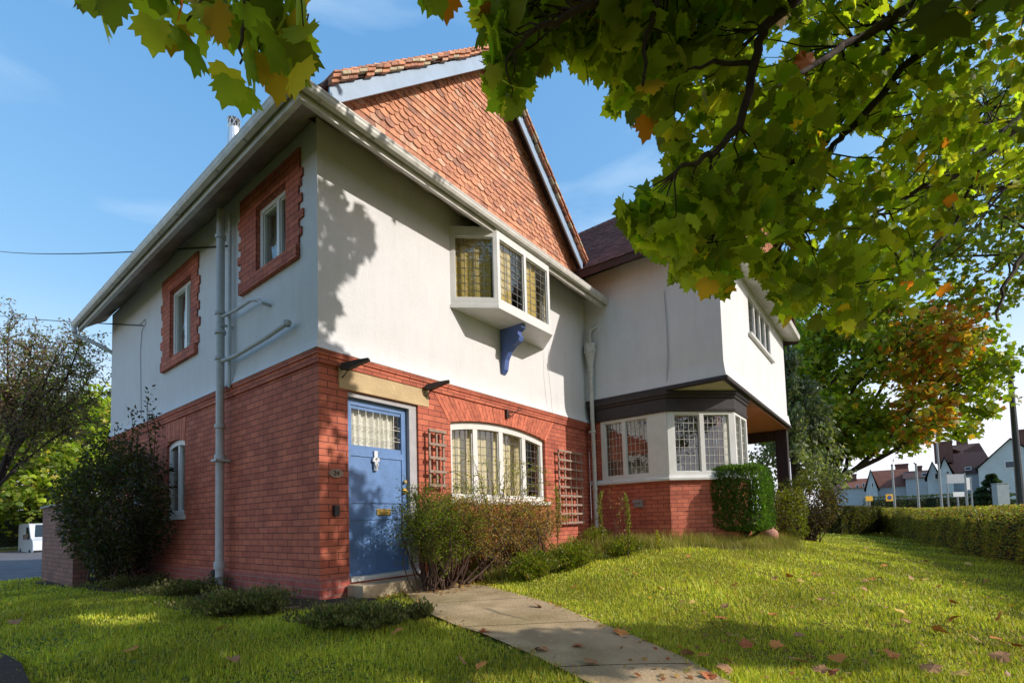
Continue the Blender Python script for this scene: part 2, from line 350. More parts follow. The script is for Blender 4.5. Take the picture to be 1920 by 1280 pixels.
        if not bevel and len(s.c) == len(me.vertices) and any(c != (1, 1, 1) for c in s.c):
            ca = me.color_attributes.new('Col', 'FLOAT_COLOR', 'POINT')
            ca.data.foreach_set('color', np.c_[np.array(s.c), np.ones(len(s.c))].astype('f4').ravel())
        mats = mat if isinstance(mat, list) else [mat]
        for q in mats: me.materials.append(MATS[q])
        o = bpy.data.objects.new(name, me); COL.objects.link(o)
        if parent:
            o.parent = parent
            L = Vector((0, 0, 0)); p = parent
            while p: L += p.location; p = p.parent
            o.location = -L
        if label: o['label'] = label
        if kind: o['kind'] = kind
        return o
def npmesh(name, V, F, C, mat, parent=None, smooth=False):
    """fast mesh: V (n,3), F (m,3) triangles, C (n,3) colours"""
    me = bpy.data.meshes.new(name); V = np.asarray(V, 'f4'); F = np.asarray(F, 'i4')
    me.vertices.add(len(V)); me.vertices.foreach_set('co', V.ravel())
    k = F.shape[1]; me.loops.add(F.size); me.loops.foreach_set('vertex_index', F.ravel())
    me.polygons.add(len(F)); me.polygons.foreach_set('loop_start', np.arange(len(F), dtype='i4') * k)
    me.polygons.foreach_set('loop_total', np.full(len(F), k, 'i4'))
    me.update(calc_edges=True)
    ca = me.color_attributes.new('Col', 'FLOAT_COLOR', 'POINT'); ca.data.foreach_set('color', np.c_[C, np.ones(len(C))].astype('f4').ravel())
    me.materials.append(MATS[mat])
    if smooth: me.polygons.foreach_set('use_smooth', np.ones(len(F), bool))
    o = bpy.data.objects.new(name, me); COL.objects.link(o)
    if parent:
        o.parent = parent; L = Vector((0, 0, 0)); p = parent
        while p: L += p.location; p = p.parent
        o.location = -L
    return o
# leaf templates: flat outline (fan from centre)
def maple_tmpl():
    half = [(0, .02), (.14, -.06), (.34, -.10), (.36, .04), (.54, .12), (.46, .22), (.60, .44), (.42, .45), (.40, .60), (.26, .54), (.27, .74), (.12, .80), (0, 1.0)]
    pts = half + [(-x, y) for x, y in half[-2:0:-1]]
    V = [(0, .28, .0)] + [(x, y, -.22 * abs(x) ** 1.3 - .22 * max(0, y - .35) ** 1.2 + (.035 if x * 7 % 1 > .5 else 0)) for x, y in pts]
    n = len(pts); F = [(0, i + 1, (i + 1) % n + 1) for i in range(n)]
    V = np.array(V); V[:, 1] -= .0
    return V, np.array(F)
def simple_tmpl():
    V = np.array([(0, 0, 0), (.34, .22, -.04), (.5, .55, -.06), (.18, .62, 0), (0, 1, -.06), (-.18, .62, 0), (-.5, .55, -.06), (-.34, .22, -.04)], float)
    return V, np.array([(0, 1, 3), (1, 2, 3), (0, 3, 5), (3, 4, 5), (0, 5, 7), (5, 6, 7)])
def oval_tmpl():
    V = np.array([(0, 0, 0), (.24, .4, .03), (0, 1, -.05), (-.24, .4, .03)], float)
    return V, np.array([(0, 1, 2), (0, 2, 3)])
def needle_tmpl():
    V = np.array([(-.05, 0, 0), (.05, 0, 0), (0, 1, 0)], float)
    return V, np.array([(0, 1, 2)])
TM = {'maple': maple_tmpl(), 'simple': simple_tmpl(), 'oval': oval_tmpl(), 'needle': needle_tmpl()}
def scatter(P, D, Nn, S, C, tm):
    """place templates: positions P, tip directions D, rough normals Nn, sizes S, colours C"""
    T, F = TM[tm]; n = len(P)
    D = D / (np.linalg.norm(D, axis=1, keepdims=True) + 1e-9)
    X = np.cross(D, Nn); X /= (np.linalg.norm(X, axis=1, keepdims=True) + 1e-9); Z = np.cross(X, D)
    V = P[:, None] + S[:, None, None] * (T[None, :, 0:1] * X[:, None] + T[None, :, 1:2] * D[:, None] + T[None, :, 2:3] * Z[:, None])
    FF = F[None] + (np.arange(n) * len(T))[:, None, None]
    CC_ = np.repeat(C, len(T), axis=0)
    return V.reshape(-1, 3), FF.reshape(-1, 3), CC_
def rdir(n):
    v = rng.normal(size=(n, 3)); return v / np.linalg.norm(v, axis=1, keepdims=True)
def pal(cols, wts, n, jit=.18):
    cols = np.array(cols, float); w = np.array(wts, float); w /= w.sum()
    c = cols[rng.choice(len(cols), n, p=w)]
    return np.clip(c * (1 + rng.normal(0, jit, (n, 1))) * (1 + rng.normal(0, jit * .3, (n, 3))), .003, 1)
X_, Y_, Z_ = (1, 0, 0), (0, 1, 0), (0, 0, 1)

# ================================================================== SETTING: ground, path, road
def axis(lo, a, b, hi, step):
    core = list(np.arange(a, b, step)); out = []; d = step; v = a
    left = []
    while v > lo: d *= 1.35; v -= d; left.append(max(v, lo))
    right = []; v = core[-1]; d = step
    while v < hi: d *= 1.35; v += d; right.append(min(v, hi))
    return np.array(left[::-1] + core + right)
gx = axis(-900, -10, 14, 1200, .2); gy = axis(-900, -10, 12, 1200, .2)
GX, GY = np.meshgrid(gx, gy, indexing='ij'); GZ = ground(GX, GY) - .012
GV = np.stack([GX, GY, GZ], -1).reshape(-1, 3); ny_ = len(gy)
ii, jj = np.meshgrid(np.arange(len(gx) - 1), np.arange(ny_ - 1), indexing='ij'); a = (ii * ny_ + jj).ravel()
GF = np.stack([a, a + ny_, a + ny_ + 1, a + 1], 1)
o = npmesh('lawn', GV, GF, np.ones((len(GV), 3)), 'lawn', smooth=True); tag(o, kind='structure')

PATH_L = [(752, 1106), (800, 1150), (850, 1172), (905, 1190), (1000, 1232), (1110, 1285), (1190, 1330)]
PATH_R = [(905, 1098), (960, 1112), (1040, 1135), (1100, 1160), (1190, 1195), (1290, 1238), (1375, 1285), (1460, 1330)]
pl_ = [ground_px(*q)[:2] for q in PATH_L]; pr_ = [ground_px(*q)[:2] for q in PATH_R]
def resample(P, n):
    P = np.array(P); d = np.r_[0, np.cumsum(np.linalg.norm(np.diff(P, axis=0), axis=1))]; t = np.linspace(0, d[-1], n)
    return np.stack([np.interp(t, d, P[:, 0]), np.interp(t, d, P[:, 1])], 1)
# the path: starts at the door step, bends toward the gate
start_l, start_r = np.array((.35, -.12)), np.array((1.52, -.12))
ext = lambda P: P[-1] + (P[-1] - P[-2]) / np.linalg.norm(P[-1] - P[-2]) * 2.5
Lp = resample([start_l] + list(pl_) + [ext(pl_)], 60); Rp = resample([start_r] + list(pr_) + [ext(pr_)], 60)
PATHPOLY = [tuple(p) for p in Lp] + [tuple(p) for p in Rp[::-1]]
mb = MB()
joints = {k for k in range(6, 60, 9)}
for i in range(59):
    e = .012 if i in joints else 0
    for k in range(6):
        q = []
        for (ii_, kk) in ((i, k), (i, k + 1), (i + 1, k + 1), (i + 1, k)):
            p = Lp[ii_] * (1 - kk / 6) + Rp[ii_] * kk / 6
            if e and ii_ == i: p = p + (Lp[i + 1] - Lp[i]) / np.linalg.norm(Lp[i + 1] - Lp[i]) * e
            q.append((p[0], p[1], float(ground(p[0], p[1])) + .012))
        mb.add(q, [(0, 1, 2, 3)])
tag(mb.build('path', 'paving', double=False), kind='structure')
# soil beds along the walls
def strip(poly, lift, name, mat, n=60, m=5, jit=.03):
    A, B = resample(poly[0], n), resample(poly[1], n); mb = MB()
    V = [];
    for i in range(n):
        for k in range(m + 1):
            p = A[i] * (1 - k / m) + B[i] * k / m
            V.append((p[0], p[1], float(ground(p[0], p[1])) + lift + (0 if k in (0, m) else rng.uniform(0, 1) * jit)))
    F = [(i * (m + 1) + k, i * (m + 1) + k + 1, (i + 1) * (m + 1) + k + 1, (i + 1) * (m + 1) + k) for i in range(n - 1) for k in range(m)]
    mb.add(V, F); o = mb.build(name, mat, smooth=True); tag(o, kind='structure'); return o
BED1 = ([(.02, 8.2), (.02, 0), (.0, .0), (.35, -.02)], [(-1.15, 8.2), (-.62, 1.2), (-.55, -.35), (.32, -.62)])
strip(BED1, -.004, 'flower_bed', 'soil')
BED2 = ([(1.45, .02), (6.0, .02), (6.04, -1.6), (7.0, -2.62), (10.5, -2.62)], [(1.62, -.55), (4.4, -1.05), (5.3, -1.75), (6.5, -2.9), (10.5, -3.0)])
strip(BED2, -.004, 'flower_bed', 'soil')
# road and pavement beyond the right hedge, paved drive beyond the left lawn
mb = MB(); mb.add([(-60, -30, -.50), (140, 6, -.50), (150, -24, -.50), (-60, -60, -.50)], [(0, 1, 2, 3)])
for v in range(len(mb.v)): pass
tag(mb.build('road', 'asphalt'), kind='structure')
mb = MB(); mb.add([(-60, -27.2, -.40), (140, 8.8, -.40), (140, 6, -.40), (-60, -30, -.40), (-60, -27.2, -.6), (140, 8.8, -.6), (140, 6, -.6), (-60, -30, -.6)], [(0, 1, 2, 3), (3, 2, 6, 7)])
tag(mb.build('pavement', 'kerb'), kind='structure')
brick('block_paving', (.20, .20, .22), (.14, .14, .16), (.06, .06, .06), w=.2, h=.1)
mb = MB(); 
strip(([(-25, 10.0), (-1.3, 9.3), (4.5, 9.6)], [(-40, 34), (-10, 34), (12, 34)]), .006, 'driveway', 'block_paving', 80, 60, 0)
DRIVE = [(-25, 10.0), (-1.3, 9.3), (4.5, 9.6), (12, 34), (-40, 34)]

# ================================================================== HOUSE
ZP, X1, LY, ZT = 2.545, 6.06, 8.0, 5.22          # plaster foot, facade width, house depth, wall top
house = empty('house', (3.0, 2.0, 0), 'two storey white rendered house with red brick ground floor and tile hung gable', 'house')
H = house
def arch(x0, x1, z0, zs, rise, n=14):
    return [(x0, z0), (x1, z0)] + [(x1 + (x0 - x1) * i / n, zs + rise * (1 - (2 * i / n - 1) ** 2)) for i in range(n + 1)]
def rect(a, b, c, d): return [(a, c), (b, c), (b, d), (a, d)]
# ---- brick ground floor: facade (y=0) and left wall (x=0)
WX0, WX1 = 2.03, 4.43
door_hole = rect(.365, 1.43, -.02, 2.16)
win_hole = arch(WX0, WX1, .92, 2.02, .125)
mb = MB()
mb.panel(rect(0, X1, -.8, ZP), [door_hole, win_hole], (0, 0, 0), X_, Z_, (0, -1, 0), .28)
lw_a = arch(3.86, 4.66, .84, 2.0, .07); lw_b = arch(5.95, 6.55, 1.05, 2.0, .06)
mb.panel(rect(.28, LY, -.8, ZP), [lw_a, lw_b], (0, 0, 0), Y_, Z_, (-1, 0, 0), .28)
mb.build('brick_wall', 'brick_red', H)
mb = MB(); mb.sweep([(.004, -.8), (.02, -.8), (.02, .02), (.012, .03), (.004, .035)], [(0, LY), (0, 0), (.36, 0)], [(-1, 0), (-1, -1), (0, -1)])
mb.build('plinth', 'brick_plinth', H)
# string course just below the plaster
NRM = [(-1, 0), (-1, -1), (0, -1)]
mb = MB(); mb.sweep([(.004, 2.40), (.022, 2.40), (.03, 2.485), (.045, 2.49), (.05, ZP), (.004, ZP)], [(0, LY), (0, 0), (X1, 0)], NRM)
mb.build('string_course', 'brick_red', H)
# soldier arch over window and relieving arches on the left wall
def voussoirs(x0, x1, zs, rise, top, cx, splay, n, o, U, N):
    mb = MB(); o, U, N = map(np.array, (o, U, N)); V = np.array(Z_)
    for i in range(n):
        q = []
        for k in (i + .04, i + .96):
            t = k / n; xb = x0 + (x1 - x0) * t; zb = zs + rise * (1 - (2 * t - 1) ** 2); xt = xb + (t - .5) * splay
            q.append(((xb, zb), (xt, top)))
        pts = [q[0][0], q[1][0], q[1][1], q[0][1]]; dd = rng.uniform(.004, .008)
        c = np.array((.60, .17, .10)) * rng.uniform(.8, 1.12)
        P = [o + U * a + V * b_ for a, b_ in pts] + [o + U * a + V * b_ + N * dd for a, b_ in pts]
        mb.add(P, [(4, 5, 6, 7), (0, 1, 5, 4), (1, 2, 6, 5), (2, 3, 7, 6), (3, 0, 4, 7)], tuple(c))
    return mb
voussoirs(WX0 - .03, WX1 + .03, 2.02, .125, 2.385, 0, .55, 34, (0, 0, 0), X_, (0, -1, 0)).build('brick_arch', 'tile_red', H)
voussoirs(3.86, 4.66, 2.0, .07, 2.385, 0, .12, 11, (0, 0, 0), Y_, (-1, 0, 0)).build('brick_arch', 'tile_red', H)
# ---- plaster upper floor
hole_o = rect(2.12, 4.45, 3.80, 4.84)
S2 = (.66, 1.43, 3.87, 4.74); S1 = (3.60, 4.52, 3.45, 4.60)
mb = MB()
mb.panel(rect(0, X1, 2.86, ZT), [hole_o], (0, 0, 0), X_, Z_, (0, -1, 0), .28)
mb.panel(rect(.28, LY, 2.86, ZT), [rect(*S2), rect(*S1)], (0, 0, 0), Y_, Z_, (-1, 0, 0), .28)
flare = [(0, 2.862), (.002, 2.80), (.008, 2.73), (.019, 2.66), (.036, 2.60), (.053, 2.565), (.058, 2.548), (0, 2.548)]
mb.sweep(flare, [(0, LY), (0, 0), (X1, 0)], NRM)
mb.add([(0, LY, ZP), (.3, LY, ZP), (.3, LY, ZT), (0, LY, ZT)], [(0, 1, 2, 3)])
mb.build('plaster_wall', 'plaster', H)
mb = MB(); mb.box(.02, X1, LY - .2, LY - .002, -.8, 5.1); mb.build('back_wall', 'brick_red', H)
# floors, ceilings and partitions seen through the windows
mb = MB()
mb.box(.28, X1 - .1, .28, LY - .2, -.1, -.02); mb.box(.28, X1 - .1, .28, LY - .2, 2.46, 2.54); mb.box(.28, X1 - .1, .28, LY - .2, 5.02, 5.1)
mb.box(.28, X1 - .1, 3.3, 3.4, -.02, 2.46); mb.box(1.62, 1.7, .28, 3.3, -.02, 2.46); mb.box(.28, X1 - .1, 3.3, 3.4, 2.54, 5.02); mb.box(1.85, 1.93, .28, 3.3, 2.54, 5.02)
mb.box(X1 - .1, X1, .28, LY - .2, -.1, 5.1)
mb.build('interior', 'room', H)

# ---- windows
def window(parent, name, o, U, N, w, h, lights, fr=.05, depth=.07, grid=(4, 7), curtain=None, mat='white_paint', lead='lead', archrise=0, gmat='glass', cdepth=.14, label=None, transom=None):
    """o: lower-left corner of the frame on its outer face; frame goes back by depth. lights: list of (u0,u1) panes."""
    o, U, N = map(np.array, (o, U, N)); V = np.array(Z_)
    top = lambda u: h + (archrise * (1 - (2 * u / w - 1) ** 2) if archrise else 0)
    mb = MB()
    us = [0] + [x for l_ in lights for x in l_] + [w]
    mb.obox(o, U, V, N, 0, w, 0, fr, -depth, 0)                       # bottom rail
    if archrise:
        n_ = 16
        for i in range(n_):
            a, b_ = w * i / n_, w * (i + 1) / n_
            P = [(a, top(a) - fr * 1.5), (b_, top(b_) - fr * 1.5), (b_, top(b_)), (a, top(a))]
            mb.prism(P, o, U, V, N, -depth, 0)
    else: mb.obox(o, U, V, N, 0, w, h - fr, h, -depth, 0)
    for i in range(0, len(us), 2):
        a, b_ = us[i], us[i + 1]; tt = min(top(a), top(b_)) - (fr if not archrise else fr * .9)
        mb.obox(o, U, V, N, a, b_, fr, tt, -depth, -.003 if archrise else 0)
    fo = mb.build(name, mat, parent, label=label)
    # sash bead inside each light
    pn = MB(); ld = MB(); bd = MB()
    for (a, b_) in lights:
        ta = min(top(a), top(b_)) - (fr if not archrise else fr * 1.45)
        mt = max(top(a), top(b_)) - fr * .9 if archrise else h - fr * .95
        pn.add([o + U * a_ + V * c_ - N * depth * .75 for a_, c_ in ((a, fr), (b_, fr), (b_, mt), (a, mt))], [(0, 1, 2, 3)])
        bw = .016
        for (p, q, r_, s_) in ((a, b_, fr, fr + bw), (a, a + bw, fr + bw, ta - .001), (b_ - bw, b_, fr + bw, ta - .001)):
            bd.obox(o, U, V, N, p, q, r_, s_, -depth * .72, -.022)
        if not archrise: bd.obox(o, U, V, N, a + bw, b_ - bw, ta - bw, ta, -depth * .72, -.022)
        if grid:
            gx_, gy_ = grid
            for i in range(1, gx_):
                u = a + (b_ - a) * i / gx_; ld.obox(o, U, V, N, u - .0035, u + .0035, fr, (mt if archrise else ta), -depth * .75 + .005, -depth * .75 + .011)
            for k in range(1, gy_):
                v = fr + (ta - fr) * k / gy_; ld.obox(o, U, V, N, a, b_, v - .0035, v + .0035, -depth * .75 + .0055, -depth * .75 + .0115)
    bd.build('sash', mat, fo); pn.build('pane', gmat, fo)
    if grid: ld.build('leading', lead, fo)
    if curtain:
        cm = MB(); spans, cmat = curtain
        for (a, b_) in spans:
            n_ = max(8, int((b_ - a) / .02)); P = []
            ph = rng.uniform(0, 6)
            for i in range(n_ + 1):
                u = a + (b_ - a) * i / n_; dd = -depth - cdepth + .018 * math.sin(u * 38 + ph + 2.5 * math.sin(u * 7)) + .006 * math.sin(u * 90)
                P.append(o + U * u + N * dd + V * .01); P.append(o + U * u + N * (dd * .8 - .02) + V * (h + archrise - .005))
            cm.add(P, [(2 * i, 2 * i + 2, 2 * i + 3, 2 * i + 1) for i in range(n_)])
        cm.build('curtain', cmat, fo, smooth=True)
    return fo
# ground window (4 lights, segmental head)
gw = WX1 - WX0 - .02
def ux(px, py=870): return plane_pt(px, py, 1, .06)[0] - (WX0 + .01)
lts = [(.07, .52), (.62, 1.14), (1.24, 1.76), (1.86, gw - .07)]
window(H, 'window', (WX0 + .01, .05, .925), X_, (0, -1, 0), gw, 1.093, lts, fr=.07, depth=.08, grid=(4, 8), archrise=.121,
       curtain=([(.02, 1.18), (1.19, 2.14)], 'curtain_cream'), label='wide white four light window with arched head and yellow curtains')
mb = MB(); mb.box(WX0 - .05, WX1 + .05, -.06, .10, .855, .918); mb.build('window_sill', 'white_paint', H, bevel=.008)
# small side windows
def side_window(y0, y1, z0, z1, split, curt=None, label=None, ar=0):
    return window(H, 'window', (.035, y1 - .005, z0 + .005), (0, -1, 0), (-1, 0, 0), y1 - y0 - .01, z1 - z0 - .01 - ar, split, fr=.055, depth=.07, grid=None, curtain=curt, mat='upvc', archrise=ar, label=label)
side_window(S2[0], S2[1], S2[2], S2[3], [(.07, .44), (.50, .70)], ([(.02, .3)], 'curtain_white'), 'white two light side window nearest the corner')
side_window(S1[0], S1[1], S1[2], S1[3], [(.07, .52), (.60, .85)], ([(.02, .4)], 'curtain_white'), 'white two light side window further along the wall')
side_window(3.86, 4.66, .84, 2.07, [(.06, .40), (.47, .74)], None, 'white ground floor side window beside the dark shrub', ar=.07)
side_window(5.95, 6.55, 1.05, 2.06, [(.06, .53)], None, 'small ground floor side window behind the dark shrub', ar=.06)
mb = MB(); mb.box(-.04, .12, 3.80, 4.72, .765, .838); mb.build('window_sill', 'white_paint', H, bevel=.006)
# brick quoined surrounds on the left wall upper floor
def surround(y0, y1, z0, z1, ob, seedv):
    mb = MB(); e = .022; y0s, y1s = y0, y1
    n = 9; hh = (z1 - z0 + .02) / n
    yA0, yB1 = ob
    for k in range(n):
        z = z0 + k * hh; j = (.09, 0, .06, 0, .10, 0, .07, .0, .05)[(k + seedv) % 9]
        mb.box(-e, 0.0, yA0 - j + .0, y0s, z, z + hh); mb.box(-e, 0.0, y1s, yB1 + j, z, z + hh)
    mb.box(-e - .002, 0.0, yA0 - .03, yB1 + .03, z1 + .02, z1 + .29)       # flat arch
    for (ya, yb) in ((yA0, y0s), (y1s, yB1)): pass
    mb.box(-.055, .05, yA0 - .0, yB1 + .0, z0 - .16, z0 - .002)              # sill
    # reveals
    mb.box(-e, .11, y0s - .001, y0s + .004, z0, z1); mb.box(-e, .11, y1s - .004, y1s + .001, z0, z1); mb.box(-e, .11, y0s, y1s, z1 - .004, z1 + .001)
    o = mb.build('window_surround', 'brick_red', H)
surround(*S2, (.37, 1.86), 1)
surround(*S1, (3.36, 4.86), 2)
# ---- oriel window on the facade
ofz0, ofz1 = 3.72, 4.93
OF = [(2.09, 0), (2.58, -.5), (3.97, -.5), (4.46, 0)]
mb = MB()
def plate(poly, z0, z1, grow=0):
    c = np.mean(poly, axis=0)
    P = []
    for (x, y) in poly:
        x2 = x + (grow if x > c[0] else -grow); y2 = y - (grow if y < -.1 else 0); P.append((x2, y2))
    k = len(P); return [(x, y, z0) for x, y in P] + [(x, y, z1) for x, y in P], [tuple(range(k))[::-1], tuple(range(k, 2 * k))] + [(i, (i + 1) % k, (i + 1) % k + k, i + k) for i in range(k)]
mb.add(*plate(OF, 3.70, 3.745, .02)); mb.add(*plate(OF, 3.745, 3.80, .0)); mb.add(*plate(OF, 4.845, ofz1, .0))
mb.build('oriel_base', 'white_paint', H)
def oface(A, B, lights, curt, label):
    A = np.array((*A, 0.)); B = np.array((*B, 0.)); U = (B - A); w = np.linalg.norm(U); U = U / w; N = np.array((U[1], -U[0], 0))
    window(H, 'oriel_window', A + np.array((0, 0, 3.801)), U, N, w, 1.042, lights(w), fr=.06, depth=.06, grid=(4, 8), curtain=curt(w), cdepth=.05, label=label)
oface(OF[0], OF[1], lambda w: [(.07, w - .06)], lambda w: ([(.05, w * .86)], 'curtain_yellow'), 'left canted side of the oriel window with yellow curtain')
oface(OF[1], OF[2], lambda w: [(.06, w / 2 - .03), (w / 2 + .03, w - .06)], lambda w: ([(.05, w * .33), (w * .55, w * .80)], 'curtain_yellow'), 'two light front of the oriel window')
oface(OF[2], OF[3], lambda w: [(.06, w - .07)], lambda w: ([(.3, w * .86)], 'curtain_yellow'), 'right canted side of the oriel window')
prof = [(0, 0), (.44, 0), (.44, -.06), (.37, -.10), (.36, -.15), (.40, -.19), (.37, -.26), (.26, -.31), (.17, -.38), (.10, -.50), (.07, -.66), (.02, -.72), (0, -.72)]
mb = MB(); mb.prism(prof, (3.27, 0, 3.697), (0, -1, 0), Z_, X_, -.055, .055); mb.build('bracket', 'bracket_blue', H, bevel=.006, label='scrolled blue timber bracket under the oriel window')

# ---- front door
DY = .10
mb = MB()
mb.box(1.30, 1.425, DY - .07, .27, 0.0, 2.10); mb.box(.37, .40, DY - .0, .27, 0.0, 2.10); mb.box(.37, 1.425, DY - .07, .27, 2.10, 2.155)
mb.build('door_frame', 'frame_grey', H, bevel=.004)
D0, D1, DZ0, DZ1 = .402, 1.295, .012, 2.095
mb = MB()
mb.panel(rect(D0, D1, DZ0, DZ1), [rect(D0 + .075, D1 - .085, 1.55, 1.985)], (0, DY, 0), X_, Z_, (0, -1, 0), .045)
fw = .095
for (a_, b_, c_, d_) in ((D0, D0 + .055, DZ0, DZ1), (D1 - .08, D1, DZ0, DZ1), (D0 + .055, D1 - .08, DZ1 - .07, DZ1), (D0 + .055, D1 - .08, 1.42, 1.50), (D0 + .055, D1 - .08, .86, .875), (D0 + .055, D1 - .08, .66, .672), (D0 + .055, D1 - .08, DZ0, DZ0 + .18)):
    mb.box(a_, b_, DY - .012, DY - .0005, c_, d_)
door = mb.build('door', 'door_blue', H, label='blue front door with leaded glazed top light')
mb = MB(); mb.add([(D0 + .06, DY + .014, 1.54), (D1 - .07, DY + .014, 1.54), (D1 - .07, DY + .014, 1.995), (D0 + .06, DY + .014, 1.995)], [(0, 1, 2, 3)]); mb.build('pane', 'glass_clear', door)
mb = MB()
gx0, gx1, gz0, gz1 = D0 + .075, D1 - .085, 1.55, 1.985
for i in range(1, 7): u = gx0 + (gx1 - gx0) * i / 7; mb.box(u - .004, u + .004, DY + .004, DY + .010, gz0, gz1)
for k in range(1, 3):
    v = gz0 + (gz1 - gz0) * k / 3
    pts = [(gx0 + (gx1 - gx0) * i / 28, DY + .006, v + .012 * math.sin(i * 2 * math.pi / 4)) for i in range(29)]
    mb.tube(pts, .003, 5); mb.box(gx0, gx1, DY + .003, DY + .0095, v - .045, v - .038)
mb.build('leading', 'lead_white', door)
mb = MB(); P = []; n_ = 90
for i in range(n_ + 1):
    u = gx0 - .02 + (gx1 - gx0 - .06) * i / n_; dd = DY + .07 + .018 * math.sin(u * 75 + math.sin(u * 13)) ; P += [(u, dd, gz0 - .02), (u + .01 * math.sin(u * 30), dd + .01, gz1 + .02)]
mb.add(P, [(2 * i, 2 * i + 2, 2 * i + 3, 2 * i + 1) for i in range(n_)]); mb.build('curtain', 'curtain_white', door, smooth=True)
mb = MB(); cx_ = .80
mb.box(cx_ - .025, cx_ + .025, DY - .035, DY - .0125, 1.26, 1.50)
mb.lathe([(0, 0), (.018, .002), (.020, .012), (.012, .02), (0, .021)], (cx_, DY - .04, 1.395), 12)
mb.box(cx_ - .045, cx_ - .012, DY - .04, DY - .001, 1.365, 1.41); mb.box(cx_ + .008, cx_ + .045, DY - .04, DY - .001, 1.37, 1.415)
mb.tube([(cx_ - .018, DY - .03, 1.37), (cx_ - .02, DY - .045, 1.32), (cx_, DY - .05, 1.295), (cx_ + .02, DY - .045, 1.32), (cx_ + .018, DY - .03, 1.37)], .009, 8)
mb.lathe([(0, 0), (.016, .0), (.018, .03), (.01, .04), (0, .04)], (cx_, DY - .04, 1.27), 12)
mb.build('door_knocker', 'chrome', door)
mb = MB(); mb.box(.82, 1.03, DY - .014, DY - .0015, .715, .79); mb.box(.85, 1.00, DY - .022, DY - .0145, .735, .77)
mb.build('letter_plate', 'brass', door, bevel=.002)
mb = MB(); mb.box(1.225, 1.27, DY - .03, DY - .0125, .985, 1.06); mb.tube([(1.247, DY - .028, 1.02), (1.247, DY - .07, 1.02)], .018, 12)
mb.build('door_handle', 'brass', door)
mb = MB(); mb.tube([(1.247, DY - .012, 1.14), (1.247, DY - .05, 1.14)], .02, 12); mb.build('door_lock', 'brass', door)
# sill, step, lintel
mb = MB(); mb.box(.37, 1.47, -.03, .25, -.045, .008); mb.build('threshold', 'white_paint', H, bevel=.006)
mb = MB(); mb.box(.30, 1.58, -.34, -.047, -.35, -.06); mb.build('door_step', 'step_stone', H, bevel=.015)
mb = MB(); mb.box(.245, 1.62, -.012, .27, 2.162, 2.398); mb.build('door_lintel', 'stone', H, bevel=.01)
mb = MB(); mb.box(1.425, 1.50, -.0135, .1, 2.05, 2.161); 
# house number plaque (24)
pc = plane_pt(629, 887, 1, 0)
mb = MB(); k = 28; el = [(.088 * math.cos(2 * math.pi * i / k), .05 * math.sin(2 * math.pi * i / k)) for i in range(k)]
mb.prism(el, (pc[0], 0, pc[2]), X_, Z_, (0, -1, 0), .0005, .02)
plq = mb.build('number_plaque', 'wood_weathered', H, label='oval house number plaque reading 24')
def text_obj(name, s, size, loc, rot, mat, parent, ext=.003):
    cu = bpy.data.curves.new(name, 'FONT'); cu.body = s; cu.size = size; cu.extrude = ext; cu.align_x = 'CENTER'; cu.align_y = 'CENTER'
    t_ = bpy.data.objects.new(name, cu); COL.objects.link(t_); bpy.context.view_layer.update()
    me = bpy.data.meshes.new_from_object(t_.evaluated_get(bpy.context.evaluated_depsgraph_get())); bpy.data.objects.remove(t_)
    R_ = Matrix.Translation(loc) @ Matrix(rot).to_4x4(); me.transform(R_); me.materials.append(MATS[mat])
    o_ = bpy.data.objects.new(name, me); COL.objects.link(o_); o_.parent = parent
    L = Vector((0, 0, 0)); p = parent
    while p: L += p.location; p = p.parent
    o_.location = -L; return o_
RF = ((1, 0, 0), (0, 0, -1), (0, 1, 0))
text_obj('numerals', '24', .075, (pc[0], -.023, pc[2]), RF, 'iron', plq)
pc2 = plane_pt(628, 957, 1, 0)
mb = MB(); mb.box(pc2[0] - .032, pc2[0] + .032, -.05, -.0005, pc2[2] - .06, pc2[2] + .06); mb.build('door_bell', 'black_plastic', H, bevel=.008)
# iron brackets and hook above the door
for (px_, py_) in ((640, 690), (797, 728)):
    q = plane_pt(px_, py_, 1, 0); mb = MB()
    U = np.array((.55, -.82, .18)); U /= np.linalg.norm(U)
    base = np.array((q[0] - .03, -.03, q[2]))
    mb.prism([(0, -.02), (.08, -.055), (.25, -.02), (.34, -.005), (.34, .02), (.2, .03), (.02, .03)], base, U, Z_, (.82, .55, 0), -.035, .035)
    mb.tube([base + np.array((.02, .03, -.02)), base + U * .1 + np.array((0, 0, -.05)), base + np.array((.03, .03, -.12))], .008, 6)
    mb.build('iron_bracket', 'iron', H)
q = plane_pt(948, 775, 1, 0); mb = MB()
mb.box(q[0] - .025, q[0] + .025, -.05, -.0005, q[2] - .08, q[2] + .06)
a_ = q + np.array((0, -.05, 0))
mb.tube([a_, a_ + (.08, -.06, .02), a_ + (.17, -.12, .05), a_ + (.20, -.14, .09), a_ + (.16, -.12, .10), a_ + (.13, -.1, .06)], .009, 6); mb.tube([a_ + (0, 0, -.03), a_ + (.06, -.04, -.05), a_ + (.1, -.07, .02)], .008, 6)
mb.build('iron_hook', 'iron', H, label='scrolled iron hook above the arched window')
# thin cable on facade
def cablemb(px, ax, v, r=.006, dy=(0, 0, 0)):
    return MB().tube([plane_pt(a, b, ax, v) + np.array(dy) for a, b in px], r, 5)
cablemb([(1020, 655), (1021, 700), (1025, 740), (1028, 775)], 1, 0, .004, (0, -.09, 0)).build('wall_cable', 'old_plaster', H)

# ---- eaves, soffit, fascia, gutter
EXR = X1 + .02
P3 = [(0, LY + .5), (0, 0), (EXR, 0)]
GP = [(0, LY + .56), (0, 0), (EXR + .24, 0)]
mb = MB()
